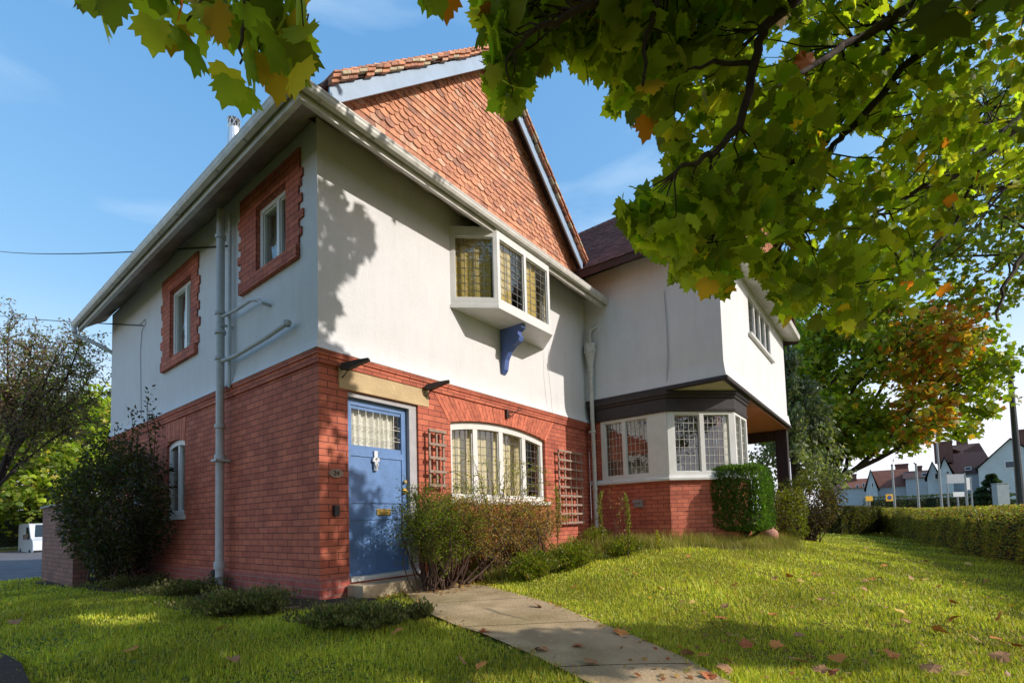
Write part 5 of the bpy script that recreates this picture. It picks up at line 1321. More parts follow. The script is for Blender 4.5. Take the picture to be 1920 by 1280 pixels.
# ---- bushes in front of the arched window
pb = plane_pt(945, 1075, 1, -.62); 
def twiggy(label, name, c, w, d, h, n, nst, cols, wts, topcols=None, clip=None, ls=.03, tw=.6):
    c = np.array((c[0], c[1], g(c[0], c[1]))); t = empty(name, tuple(c), label, 'shrub'); mb = MB(); P = []
    for i in range(nst):
        e = c + np.array((rng.uniform(-w / 2, w / 2), rng.uniform(-d / 2, d / 2), h * rng.uniform(.55, 1.0))); s_ = c + np.array((rng.normal(0, w * .16), rng.normal(0, d * .1), -.03))
        pts = bend(s_, e, 7, -.12, .09); mb.tube(pts, list(np.linspace(rng.uniform(.006, .018), .003, 8)), 5, caps=False)
        for k in range(3, 8):
            for _ in range(4):
                d_ = rdir(1)[0]; d_[2] = abs(d_[2]) * .6; e2 = pts[k] + d_ * rng.uniform(.08, .26)
                if clip and e2[2] > c[2] + clip: e2[2] = c[2] + clip - rng.uniform(0, .05)
                tw_ = bend(pts[k], e2, 3, 0, .1); mb.tube(tw_, [.003, .0025, .002, .0015], 3, caps=False); P += tw_
    mb.build('stem', 'twig', t); P = np.array(P); ix = rng.integers(0, len(P), n); P = P[ix] + rng.normal(0, .03, (n, 3))
    P = P[P[:, 1] < -.12]
    C = pal(cols, wts, len(P), .22)
    V, F, CCc = scatter(P, rdir(len(P)) + (0, 0, .3), rdir(len(P)), ls * rng.uniform(.6, 1.3, len(P)), C, 'oval'); npmesh('foliage', V, F, CCc, 'leaf_far', t); return t
twiggy('reddish brown clipped barberry bush under the arched window', 'barberry_bush', (pb[0] + .25, -.62), 2.7, .6, 1.0, 24000, 100, [(.46, .20, .08), (.36, .16, .06), (.30, .30, .05), (.48, .32, .12)], [3, 2, 3.5, 2], clip=1.0, ls=.028)
pc_ = plane_pt(835, 1085, 1, -.62)
twiggy('bright green feathery bush beside the door frame', 'green_bush', (pc_[0] - .05, -.58), 1.05, .7, 1.25, 20000, 60, [(.20, .26, .02), (.13, .19, .015), (.30, .31, .03), (.26, .17, .04)], [4, 3, 2, 1], ls=.026)
# arching fronds
def fronds(label, c, n, reach, h, cols, name='arching_plant', ls=.032, spread=1.0, cat='shrub', zlo=0, gx=0):
    c = np.array((c[0], c[1], g(c[0], c[1]) + zlo)); t = empty(name, tuple(c), label, cat); mb = MB(); P = []; D = []
    for i in range(n):
        a_ = rng.uniform(0, 6.28); L_ = reach * rng.uniform(.4, 1); e = c + np.array((math.cos(a_) * L_ * spread + gx * rng.random(), math.sin(a_) * L_ * .45 - .1, h * rng.uniform(.5, 1.05))); pts = bend(c + rng.normal(0, .06, 3) * (1, 1, 0), e, 14, -.7, .03); mb.tube(pts, list(np.linspace(.005, .0015, 15)), 4, caps=False)
        for k in range(3, 15):
            for _ in range(3): P.append(pts[k] + rng.normal(0, .016, 3)); D.append(unit(pts[k] - pts[k - 1]) + rdir(1)[0] * .7)
    mb.build('stem', 'twig', t); P = np.array(P); D = np.array(D); m_ = P[:, 1] < -.05; P = P[m_]; D = D[m_]
    V, F, C = scatter(P, D, rdir(len(P)), ls * rng.uniform(.6, 1.3, len(P)), pal(cols, [1] * len(cols), len(P)), 'oval'); npmesh('foliage', V, F, C, 'leaf_far', t); return t
fronds('thin arching green sprays rising in front of the arched window', (pb[0] + .1, -.42), 70, 1.25, 1.55, [(.28, .30, .03), (.38, .33, .05), (.20, .25, .03)], ls=.034)
fronds('long green sprays reaching left across the door frame', (pc_[0] - .1, -.6), 16, .75, 1.15, [(.14, .20, .02), (.10, .15, .015)], ls=.03)
# seed spikes
def spike(label, px, py0, py1, yw, r=.045, col=((.22, .24, .04), (.17, .20, .04), (.26, .22, .06)), name='weed_stalk', n=420):
    A = plane_pt(px, py0, 1, yw); B = plane_pt(px + 6, py1, 1, yw); zb = g(B[0], B[1]); B = np.array((B[0], B[1], zb)); t = empty(name, tuple(B), label, 'weed'); mb = MB(); pts = bend(B, A, 8, 0, .02); mb.tube(pts, list(np.linspace(.01, .003, 9)), 5); mb.build('stem', 'twig', t)
    k = rng.uniform(.25, 1, n); pts = np.array(pts); ii_ = k * 8; i0 = np.minimum(ii_.astype(int), 7); f_ = (ii_ - i0)[:, None]; P = pts[i0] * (1 - f_) + pts[i0 + 1] * f_; rr = r * (.5 + .7 * np.sin(np.clip((k - .2) / .8, 0, 1) * 3.0))
    P = P + rdir(n) * rr[:, None] * rng.uniform(.3, 1, (n, 1)); V, F, C = scatter(P, rdir(n) * .7 + (0, 0, .6), rdir(n), np.full(n, .035), pal(col, [1, 1, 1], n), 'oval'); npmesh('foliage', V, F, C, 'leaf_far', t)
spike('tall fuzzy yellow green weed stalk left of the bay brickwork', 1128, 922, 1050, -1.0, .05)
spike('second fuzzy weed stalk standing against the bay brickwork', 1172, 925, 1050, -1.7, .035)
spike('pale fuzzy weed stalk in front of the wide trellis', 1042, 915, 1050, -.55, .045)
spike('short yellow flowering weed stalk below the bay window', 1232, 998, 1045, -1.9, .03, ((.5, .4, .03), (.3, .3, .04), (.2, .25, .03)), n=120)
for i_, (a, b_, yw) in enumerate(((1215, 900, -1.9), (1150, 945, -1.2))):
    pass
# thin bare weeds against the bay
def thin_weed(label, px, py0, yw):
    A = plane_pt(px, py0, 1, yw); z = g(A[0], A[1]); t = empty('thin_weed', (A[0], A[1], z), label, 'weed'); mb = MB(); B = np.array((A[0], A[1], z)); P = []
    for i in range(5):
        e = A + np.array((rng.normal(0, .18), rng.normal(0, .08), -rng.uniform(0, .5))); pts = bend(B, e, 7, -.15, .05); mb.tube(pts, list(np.linspace(.005, .002, 8)), 4, caps=False)
        for k in range(3, 8): P += [pts[k] + rng.normal(0, .03, 3) for _ in range(3)]
    mb.build('stem', 'twig', t); P = np.array(P); V, F, C = scatter(P, rdir(len(P)), rdir(len(P)), np.full(len(P), .04), pal([(.16, .14, .03), (.25, .14, .04)], [1, 1], len(P)), 'oval'); npmesh('foliage', V, F, C, 'leaf_far', t)
thin_weed('wispy brown weed under the left pane of the bay', 1160, 900, -1.35); 
# ---- dark shrub on the side wall
kb = (-.58, 5.2)
SD = [(0.049, 0.056, 0.017), (0.070, 0.049, 0.028), (0.035, 0.042, 0.014), (0.077, 0.084, 0.025)]
shrub('dark_shrub', 'huge dark evergreen shrub against the side wall of the house', 'shrub', kb, 1.3, 3.3, 2.35, 19000, .065, SD, [3, 2, 3, 1], 'round', z0=.0, stems=70, surf=.35, jag=.12, stemr=.02)
t = empty('upright_stems', (-.5, 5.6, g(-.5, 5.6)), 'upright leafy spires rising above the dark shrub', 'shrub'); mb = MB(); P = []
for (a, b_) in ((278, 742), (245, 772), (215, 800), (262, 800), (288, 775), (232, 812)):
    e = plane_pt(a, b_, 0, -.45); s_ = np.array((-.5, e[1] + rng.normal(0, .1), 1.2)); pts = bend(s_, e, 10, 0, .02); mb.tube(pts, list(np.linspace(.012, .003, 11)), 5)
    for k in range(1, 11):
        for _ in range(9): P.append(pts[k] + rng.normal(0, .05, 3))
mb.build('stem', 'twig', t); P = np.array(P); V, F, C = scatter(P, rdir(len(P)) + (0, 0, .5), rdir(len(P)), np.full(len(P), .07), pal(SD, [1] * 4, len(P)), 'oval'); npmesh('foliage', V, F, C, 'leaf_far', t)
# low plants in the left bed
LP_ = [(.13, .14, .05), (.16, .17, .06), (.24, .19, .10), (.08, .09, .04)]
for (px, py, w, d, h, n, lab, nm) in ((440, 1150, .95, .6, .22, 3200, 'grey green lavender clump at the foot of the soil pipe', 'lavender_plant'), (350, 1115, 1.1, .6, .20, 2600, 'straggly low plant in the side bed left of the soil pipe', 'low_plant'), (255, 1100, 1.2, .6, .18, 2200, 'low tufted plant under the dark shrub', 'low_plant'),
        (630, 1175, .62, .5, .17, 3000, 'low spiky green plant beside the house corner', 'low_plant'), (705, 1178, .55, .4, .17, 2600, 'low spiky green plant between the corner and the path', 'low_plant'), (785, 1160, .26, .22, .13, 900, 'small leafy plant at the left edge of the path', 'low_plant'), (500, 1150, .4, .4, .22, 1100, 'small grey green plant on the soil near the corner', 'low_plant')):
    q = ground_px(px, py); shrub(nm, lab, 'plant', (q[0], q[1]), w, d, h, int(n * 1.9), .032, LP_, [3, 2, 1.5, 2], 'round', 'oval', z0=-.05, stems=90, droop=-1.2, surf=.02, stemr=.003, jag=.25, group='low plants in the side bed')
for (px, py, w, d, h, n, lab) in ((1000, 1085, .8, .5, .34, 3200, 'yellow green leafy plant under the barberry bush'), (1075, 1065, .9, .6, .36, 3400, 'yellow green leafy plant left of the tall weed stalk'), (905, 1078, .6, .35, .2, 1500, 'low green plant at the foot of the barberry bush'), (1170, 1040, .9, .5, .26, 2200, 'low green plant below the left pane of the bay'), (1120, 1020, .7, .5, .30, 2000, 'low green plant at the foot of the white downpipe')):
    q = ground_px(px, py); shrub('low_plant', lab, 'plant', (q[0], min(q[1], -.35)), w, d, h, int(n * 1.9), .036, [(.13, .16, .015), (.20, .22, .02), (.10, .13, .015), (.26, .18, .04)], [3, 3, 2, 1], 'round', z0=-.05, stems=50, droop=-.9, surf=.02, stemr=.003, jag=.25, group='low plants under the front windows')

# ================================================================== grass blades
def blades(name, label, pts, hgt, wid, cols, wts, lean=.5):
    n = len(pts); P = np.c_[pts, ground(pts[:, 0], pts[:, 1]) - .01]; a = rng.uniform(0, 6.28, n); U = np.stack([np.cos(a), np.sin(a), np.zeros(n)], 1) * wid[:, None]
    Ln = np.stack([np.cos(a + 1.4), np.sin(a + 1.4), np.zeros(n)], 1) * (hgt * rng.uniform(0, lean, n))[:, None]; up = np.array((0, 0, 1.)) * hgt[:, None]
    V = np.stack([P - U, P + U, P + U * .6 + up * .6 + Ln * .35, P - U * .6 + up * .6 + Ln * .35, P + up + Ln], 1).reshape(-1, 3)
    b_ = np.arange(n)[:, None] * 5; F = np.concatenate([b_ + np.array([0, 1, 2]), b_ + np.array([0, 2, 3]), b_ + np.array([3, 2, 4])]); C = np.repeat(pal(cols, wts, n, .2), 5, 0)
    pt_ = .72 + .5 * (np.sin(pts[:, 0] * 1.9 + pts[:, 1] * 1.1) * np.sin(pts[:, 1] * 2.7 - pts[:, 0]) * .5 + .5); C *= np.repeat(pt_, 5)[:, None]
    o = npmesh(name, V, F, C, 'grass_blade'); tag(o, label, 'grass', kind='stuff'); return o
N = 700000
r_ = 1.1 * (36 / 1.1) ** (rng.uniform(0, 1, N) ** 1.05); th = math.atan2(CW[1], CW[0]) + rng.uniform(-1.05, 1.1, N)
q = np.stack([CC[0] + r_ * np.cos(th), CC[1] + r_ * np.sin(th)], 1)
x, y, w = project(np.c_[q, ground(q[:, 0], q[:, 1])])
ok = (w > .3) & (x > -150) & (x < 2080) & (y < 1420)
inh = (q[:, 0] > -.05) & (q[:, 0] < 12.8) & (q[:, 1] > -.05) | (q[:, 0] > 6) & (q[:, 0] < 8.8) & (q[:, 1] > -2.65)
ok &= ~inh
ed = rng.normal(0, .045, (N, 2))
ok &= ~inpoly(q[:, 0] + ed[:, 0], q[:, 1] + ed[:, 1], PATHPOLY)
for B_ in (BED1, BED2): ok &= ~inpoly(q[:, 0] + ed[:, 0] * 2, q[:, 1] + ed[:, 1] * 2, list(B_[0]) + list(B_[1])[::-1])
ok &= ~inpoly(q[:, 0], q[:, 1], DRIVE)
ok &= q[:, 1] > -7.6 + (q[:, 0] - 4.2) * .155
q = q[ok]; d_ = r_[ok]
clump = np.clip(.85 + .3 * rng.normal(0, 1, len(q)) ** 2 * .3 + .5 * np.sin(q[:, 0] * 5.1 + np.sin(q[:, 1] * 3)) * np.sin(q[:, 1] * 4.3 + q[:, 0]), .5, 1.4)
blades('grass', 'short green lawn grass in front of the house', q, rng.uniform(.014, .046, len(q)) * clump * (1 + d_ * .012), .0009 + .00065 * d_, [(0.355, 0.410, 0.039), (0.497, 0.524, 0.050), (0.630, 0.567, 0.069), (0.630, 0.618, 0.165)], [4, 4, 2, .7], .9)
wc = q[rng.choice(len(q), 260)]; wc = wc[(np.linalg.norm(wc - CC[:2], axis=1) > 1.6)]; k_ = rng.integers(0, len(wc), 9000); wp = wc[k_] + rng.normal(0, .10, (9000, 2)); wp = wp[~inpoly(wp[:, 0], wp[:, 1], PATHPOLY) & ((wp[:, 1] < -.1) | (wp[:, 0] < -.1))]
wp = np.c_[wp, ground(wp[:, 0], wp[:, 1]) + rng.uniform(.012, .035, len(wp))]
v2, f2, c2 = scatter(wp, rdir(len(wp)) * (1, 1, .25), rdir(len(wp)) * .4 + (0, 0, 1.), rng.uniform(.015, .04, len(wp)), pal([(.10, .17, .03), (.16, .22, .04), (.30, .27, .10), (.08, .13, .03)], [3, 3, 1, 2], len(wp)), 'oval')
tag(npmesh('lawn_weeds', v2, f2, c2, 'leaf_far'), 'patches of clover and small broad leaved weeds in the lawn', 'weeds', kind='stuff')
# long wild grass along the front bed
def wild(n, poly_, h0, h1, name, label, cols, nc=150):
    A, B = resample(poly_[0], 200), resample(poly_[1], 200); ic = rng.integers(0, 200, nc); tc_ = rng.uniform(0, .8, nc)[:, None]; cen = A[ic] * (1 - tc_) + B[ic] * tc_
    hs = rng.uniform(.35, 1.15, nc) * (1 - .45 * tc_[:, 0]); k = rng.integers(0, nc, n); sg = rng.uniform(.05, .2, nc)[k][:, None]; p = cen[k] + rng.normal(0, 1, (n, 2)) * sg
    okp = ~inpoly(p[:, 0], p[:, 1], PATHPOLY) & ~((p[:, 1] > -.03) & (p[:, 0] > 0)); p = p[okp]; k = k[okp]
    blades(name, label, p, rng.uniform(h0, h1, len(p)) * hs[k], np.full(len(p), .0026), cols, [1] * len(cols), 1.1)
wild(34000, ([(2.2, -.35), (4.6, -.5), (5.8, -.9), (6.0, -1.9), (7.0, -2.75), (9.0, -2.8)], [(1.9, -.95), (4.0, -1.45), (4.9, -1.9), (6.0, -2.7), (7, -3.2), (9, -3.2)]), .06, .36, 'wild_grass', 'long straggly grass and straw below the front windows', [(0.195, 0.238, 0.026), (0.300, 0.294, 0.052), (0.450, 0.336, 0.130), (0.255, 0.266, 0.039)])
wild(5000, ([(-.3, 8), (-.2, 1.2), (-.2, -.1), (.3, -.3)], [(-1.2, 8), (-.8, 1.4), (-.72, -.4), (.3, -.7)]), .04, .16, 'wild_grass', 'thin dry grass in the side bed', [(.10, .11, .02), (.16, .13, .06), (.08, .10, .02)])

# ================================================================== fallen leaves, each its own object
T0, F0 = TM['maple']; lm = []
for k in range(6):
    me = bpy.data.meshes.new('fallen_leaf'); T = T0.copy(); T[:, 1] -= .3; T[:, 2] = .10 * np.sin(T[:, 0] * 4 + k) + .12 * np.abs(T[:, 0]) ** 1.2 * (1 if k % 2 else -1) + rng.uniform(-.03, .03, len(T)); me.from_pydata(T.tolist(), [], [tuple(map(int, f)) for f in F0]); lm.append(me)
leafcols = {'orange': (.60, .24, .05), 'yellow': (.66, .45, .12), 'brown': (.42, .22, .10), 'russet': (.45, .14, .05)}
for k_, c in leafcols.items():
    m_ = plain('fallen_' + k_, c, .7, .25, 12, .2, 60)
protos = {}
FL = [(745, 1195), (868, 1250), (1085, 1215), (910, 1188), (1015, 1222), (900, 1263), (1165, 1191), (1108, 1247), (1290, 1235), (1010, 1140), (1075, 1108), (437, 1247), (245, 1228), (415, 1187), (25, 1175),
      (1672, 1237), (1725, 1218), (1625, 1095), (1535, 1085), (1406, 1130), (1620, 1110), (1700, 1172), (1484, 1146), (1350, 1167), (1400, 1220), (1455, 1220), (1495, 1250), (1540, 1270), (1565, 1275), (1830, 1210), (1868, 1207), (1885, 1215), (1905, 1220), (1760, 1105), (1732, 1092), (1712, 1090), (1650, 1090), (1636, 1090), (1530, 1080), (1452, 1090), (1290, 1048), (1378, 1102), (1360, 1145), (1300, 1137), (1540, 1130), (1480, 1085), (1625, 1030), (1675, 1015), (1668, 1003), (1790, 1135), (1760, 1190), (1790, 1168), (1870, 1165), (1815, 1060), (1845, 1095), (1877, 1083), (1810, 1100), (1560, 1120), (1655, 1145), (1690, 1155), (1500, 1095), (1660, 1065), (1735, 1055), (1360, 1265), (1330, 1275), (1365, 1250), (1290, 1262), (1600, 1000), (1630, 995), (1570, 1245), (1320, 1240), (1240, 1110), (1190, 1080), (1750, 1265), (1800, 1275), (1880, 1245), (1500, 1200), (1450, 1160)]
FLO = []
for i, (a, b_) in enumerate(FL):
    kcol = ['orange', 'yellow', 'brown', 'russet', 'orange', 'brown'][rng.integers(6)]; P = ground_px(a, b_); k = rng.integers(6)
    key = (kcol, int(k))
    if key not in protos:
        me = lm[k].copy(); me.materials.append(MATS['fallen_' + kcol]); protos[key] = me
    o = bpy.data.objects.new('fallen_leaf', protos[key]); COL.objects.link(o); s_ = rng.uniform(.06, .115); o.scale = (s_, s_, s_)
    onpath = inpoly(np.array([P[0]]), np.array([P[1]]), PATHPOLY)[0]
    o.location = (P[0], P[1], float(ground(P[0], P[1])) + (.028 if onpath else .045)); o.rotation_euler = (rng.normal(0, .3), rng.normal(0, .3), rng.uniform(0, 6.28))
    reg = 'on the paved path' if onpath else 'on the shaded lawn left of the path' if a < 1000 and b_ > 1150 else 'on the grass right beside the path' if a < 1330 else 'on the grass near the hedge' if b_ < 1075 and a > 1480 else 'on the bottom right part of the lawn' if b_ > 1190 else 'on the sunny middle of the lawn' if a < 1640 else 'on the right side of the lawn'
    FLO.append((o, {'orange': 'orange', 'yellow': 'yellow', 'brown': 'brown', 'russet': 'dark red'}[kcol], reg, (P[0] - CC[0]) ** 2 + (P[1] - CC[1]) ** 2))
grp = {}
for q_ in FLO: grp.setdefault((q_[1], q_[2]), []).append(q_)
ORD = ['nearest', 'second nearest', 'third nearest', 'fourth nearest', 'fifth nearest', 'sixth nearest', 'seventh nearest', 'eighth nearest', 'ninth nearest', 'tenth nearest', 'eleventh nearest', 'twelfth nearest']
for (kc, rg), lst in grp.items():
    lst.sort(key=lambda z: z[3])
    for n_i, q_ in enumerate(lst): tag(q_[0], ((ORD[min(n_i, 11)] + ' ') if len(lst) > 1 else 'only ') + kc + ' fallen maple leaf lying ' + rg, 'leaf', 'fallen leaves on the ground')
lp = []
while len(lp) < 800:
    m_ = rng.integers(0, 4)
    if m_ < 2: q = ground_px_fast(rng.uniform(1150, 1920), rng.uniform(1040, 1280))
    elif m_ == 2:
        k = rng.integers(0, 60); e_ = (Lp, Rp)[rng.integers(0, 2)][k]; q = np.array((e_[0] + rng.normal(0, .06), e_[1] + rng.normal(0, .06), 0))
    else: q = np.array((rng.uniform(.3, 1.9), rng.uniform(-1.0, -.36), 0))
    if q is not None: lp.append((q[0], q[1], float(ground(q[0], q[1])) + .025))
lp = np.array(lp); v2, f2, c2 = scatter(lp, rdir(len(lp)) * (1, 1, .25), rdir(len(lp)) * .5 + (0, 0, 1.), rng.uniform(.02, .05, len(lp)), pal([(.50, .28, .10), (.30, .16, .07), (.55, .42, .15), (.40, .14, .05)], [2, 2, 1, 1], len(lp)), 'simple')
tag(npmesh('leaf_litter', v2, f2, c2, 'leaf_far'), 'small broken leaf bits scattered over path edges and lawn', 'leaf litter', kind='stuff')
# soil patch at the bottom left corner
pts_ = [ground_px(a, b_)[:2] for a, b_ in ((-60, 1225), (5, 1232), (40, 1252), (55, 1290), (40, 1330), (-60, 1330))]
mb = MB(); mb.add([(p[0], p[1], float(ground(*p)) + .03) for p in pts_], [tuple(range(len(pts_)))]); tag(mb.build('soil_patch', 'soil'), kind='structure')

# ================================================================== left side: garden wall, van, cables
gwl = empty('garden_wall', (-.81, 7.3, g(-.81, 7.3)), 'low brick garden wall at the back corner of the house', 'wall')
mb = MB(); A_ = ground_px(84, 1073); mb.box(-.93, -.70, 6.0, 8.6, -.6, 1.10); mb.build('wall', 'brick_old', gwl); mb = MB(); mb.box(-.97, -.66, 6.0, 8.64, 1.102, 1.15); mb.build('coping', 'kerb', gwl, bevel=.01)
def van(loc, yaw):
    t = empty('parked_van', loc, 'white van parked beyond the drive left of the brick wall', 'van'); c, s_ = math.cos(yaw), math.sin(yaw)
    # local: x forward (front at +), y left, z up ; side profile prism
    pr = [(-2.4, .35), (2.35, .35), (2.45, .55), (2.42, .95), (2.3, 1.08), (1.75, 1.22), (1.15, 1.88), (.9, 1.95), (-2.3, 1.97), (-2.42, 1.8)]
    mb = MB(); mb.prism(pr, (0, 0, 0), X_, Z_, Y_, -.93, .93); parts = [mb.build('body', 'van_white', t, bevel=.04)]
    mb = MB(); 
    mb.add([(1.735, -.78, 1.26), (1.735, .78, 1.26), (1.19, .70, 1.86), (1.19, -.70, 1.86)], [(0, 1, 2, 3)]); mb.v = [(x + .015, y, z + .015) for x, y, z in mb.v]; parts.append(mb.build('windscreen', 'van_glass', t))
    for sy_ in (-1, 1):
        mb = MB(); mb.prism([(1.5, 1.2), (1.05, 1.75), (.35, 1.78), (.35, 1.18)], (0, sy_ * .932, 0), X_, Z_, (0, sy_, 0), 0, .006); parts.append(mb.build('side_window', 'van_glass', t))
        mb = MB(); mb.box(2.3, 2.42, sy_ * .72 - .16, sy_ * .72 + .16, .80, 1.02); parts.append(mb.build('headlight', 'sign_white', t))
        mb = MB(); mb.box(1.25, 1.4, sy_ * 1.05 - .1, sy_ * 1.05 + .1, 1.15, 1.4); parts.append(mb.build('mirror', 'rubber', t))
        for xx in (-1.5, 1.55):
            mb = MB(); mb.tube([(xx, sy_ * .78, .33), (xx, sy_ * .95, .33)], .33, 20); w_ = mb.build('wheel', 'rubber', t); mb = MB(); mb.tube([(xx, sy_ * .955, .33), (xx, sy_ * .965, .33)], .2, 14); mb.build('rim', 'metal_grey', w_)
    mb = MB(); mb.box(2.36, 2.50, -.9, .9, .32, .62); parts.append(mb.build('bumper', 'rubber', t)); mb = MB(); mb.box(2.44, 2.465, -.5, .5, .66, .9); parts.append(mb.build('grille', 'rubber', t))
    for o in t.children: o.location = (0, 0, 0)
    for o in t.children_recursive: o.location = (0, 0, 0)
    t.rotation_euler = (0, 0, yaw); return t
vp = at(92, 1050, 26); van((vp[0], vp[1], vp[2] + .0), math.radians(-91))
# dark hedge behind the van
h1, h2 = at(-180, 1000, 31), at(330, 1000, 33)
hedge('tall dark hedge behind the parked van', (h1[0], h1[1]), (h2[0], h2[1]), 1.2, 2.6, 9000, .16, [(.03, .045, .012), (.05, .06, .015), (.07, .06, .02)], [2, 2, 1])
def overhead(label, a, b_, sag, r=.012):
    a, b_ = np.array(a), np.array(b_); pts = [a * (1 - t) + b_ * t - np.array((0, 0, sag * 4 * t * (1 - t))) for t in np.linspace(0, 1, 24)]; o = MB().tube(pts, r, 5).build('overhead_cable', 'cable_black'); tag(o, label, 'cable')
overhead('upper telephone cable crossing the sky to the side wall', plane_pt(426, 461, 0, -.01), at(-60, 461, 26), .25)
overhead('lower telephone cable slanting down to the back of the side wall', plane_pt(268, 610, 0, -.01), at(-60, 583, 30), .1)
# ================================================================== background street on the right
def bhouse(label, px0, px1, depth, eave_py, ridge_py, wall='far_render', roof='roof_brown', gable=None, chim=(), wins=(), base_py=940, hip=0, gablefront=False, dormer=()):
    xm = (px0 + px1) / 2; A = at(px0, 930, depth); Nn = ray(xm, 930) * (1, 1, 0); Nn /= np.linalg.norm(Nn); U = np.array((Nn[1], -Nn[0], 0))
    d2 = ray(px1, 930); mt_ = np.array([[U[0], -d2[0]], [U[1], -d2[1]]]); W_ = abs(np.linalg.solve(mt_, (CC - A)[:2])[0])
    s_ = depth / FPX; hz = lambda py: CC[2] + (at(960, 0, 1)[2] * 0) + 0
    def zpy(px, py): return at(px, py, depth)[2]
    xm = (px0 + px1) / 2; zb = -.5; ze = zpy(xm, eave_py); zr = zpy(xm, ridge_py); o = np.array((A[0], A[1], 0)); D = 7.0
    t = empty('house', tuple(o + U * W_ / 2 + (0, 0, zb)), label, 'house', 'houses across the road')
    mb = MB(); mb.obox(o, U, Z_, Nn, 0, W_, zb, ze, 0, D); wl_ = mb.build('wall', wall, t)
    mb = MB()
    if gablefront:
        P = [o + U * -.3 + (0, 0, ze - .1), o + U * (W_ + .3) + (0, 0, ze - .1), o + U * W_ / 2 + (0, 0, zr)]
        f = [p - Nn * .3 for p in P] + [p + Nn * (D + .3) for p in P]; mb.add(f, [(0, 3, 5, 2), (1, 2, 5, 4), (3, 4, 5)]); rf = mb.build('roof', roof, t, double=True)
        mb = MB(); mb.add([o + (0, 0, ze), o + U * W_ + (0, 0, ze), o + U * W_ / 2 + (0, 0, zr - .15)], [(0, 1, 2)]); mb.build('gable', wall, t)
    else:
        f = [o - Nn * .3 + U * -.3 + (0, 0, ze - .1), o - Nn * .3 + U * (W_ + .3) + (0, 0, ze - .1), o + Nn * D / 2 + U * (W_ + .3 - hip) + (0, 0, zr), o + Nn * D / 2 + U * (-.3 + hip) + (0, 0, zr), o + Nn * (D + .3) + U * -.3 + (0, 0, ze - .1), o + Nn * (D + .3) + U * (W_ + .3) + (0, 0, ze - .1)]
        mb.add(f, [(0, 1, 2, 3), (3, 2, 5, 4), (0, 3, 4), (1, 5, 2)]); rf = mb.build('roof', roof, t, double=True)
    for (c0, c1, cy, cyb) in chim:
        a, b_ = at(c0, cy, depth + 2), at(c1, cy, depth + 2); mb = MB(); oo = np.array((a[0], a[1], 0)); wv = np.linalg.norm((b_ - a)[:2]); zt = at(c0, cy, depth + 2)[2]; zb2 = at(c0, cyb, depth + 2)[2]
        mb.obox(oo, U, Z_, Nn, 0, wv, zb2 - .5, zt - .25, 0, .9); mb.obox(oo, U, Z_, Nn, -.06, wv + .06, zt - .249, zt, -.06, .96); cm = mb.build('chimney', 'chimney_brick', rf)
        
    for (c0, c1, y0, y1) in wins:
        def onw(p, q):
            d_ = ray(p, q); sl_ = np.linalg.solve(np.array([[U[0], -d_[0]], [U[1], -d_[1]]]), (CC - A)[:2]); return sl_[0], CC[2] + d_[2] * sl_[1]
        (u0_, zz0), (u1_, _), (_, zz1) = onw(c0, y1), onw(c1, y1), onw(c0, y0); oo = o + U * u0_ - Nn * .05; wv = u1_ - u0_; mb = MB(); mb.obox(oo, U, Z_, Nn, 0, wv, zz0, zz1, 0, .08); wf = mb.build('window', 'sign_white', t); mb = MB()
        nn_ = max(1, int(wv / .9)); 
        for k in range(nn_): mb.obox(oo, U, Z_, Nn, wv * k / nn_ + .09, wv * (k + 1) / nn_ - .09, zz0 + .1, zz1 - .1, -.02, -.005)
        mb.build('pane', 'far_window', wf)
    return t
bhouse('far low white house with a dark roof glimpsed under the maple leaves', 1560, 1594, 92, 918, 897, roof='roof_brown', wins=((1570, 1576, 920, 928),))
bhouse('white terraced house with three small dormer windows in its dark red roof', 1582, 1634, 86, 914, 896, roof='roof_red', chim=((1586, 1602, 889, 900),), wins=((1591, 1596, 911, 919), (1605, 1611, 908, 916), (1617, 1622, 905, 913)))
bhouse('white house with a red tiled roof and a broad brick chimney stack', 1636, 1704, 78, 912, 879, roof='roof_red', chim=((1678, 1697, 870, 892),))
bhouse('narrow white gabled house left of the red tiled roof', 1625, 1646, 75, 917, 879, roof='roof_dark', gablefront=True, wins=((1634, 1639, 904, 914),))
bhouse('low white house with a square brick chimney behind the middle pole', 1700, 1748, 74, 895, 880, roof='roof_dark', chim=((1718, 1726, 873, 892),), wins=((1728, 1738, 886, 893),))
bhouse('white house with a steep gable behind the slim white pole', 1741, 1764, 66, 896, 864, roof='roof_dark', gablefront=True, chim=((1750, 1776, 829, 862),), wins=((1752, 1760, 886, 899),))
bhouse('white house with a steep gable joined to a long dark roof', 1762, 1790, 64, 892, 856, roof='roof_dark', gablefront=True, wins=((1773, 1781, 882, 891),))
bhouse('white house with a long dark roof and a skylight', 1776, 1860, 66, 888, 846, roof='roof_dark', hip=.6, wins=((1809, 1822, 875, 882),))
bhouse('hipped brown roofed house with a tall chimney carrying one pot', 1766, 1856, 76, 866, 831, roof='roof_brown', hip=5, chim=((1792, 1808, 818, 850), (1796.5, 1799.5, 807, 825)))
bhouse('large white gabled house with a wide dark roof at the right edge', 1838, 1974, 60, 876, 824, roof='roof_dark', gablefront=True, chim=((1902, 1920, 806, 838),), wins=((1884, 1910, 864, 878), (1925, 1950, 866, 880)))
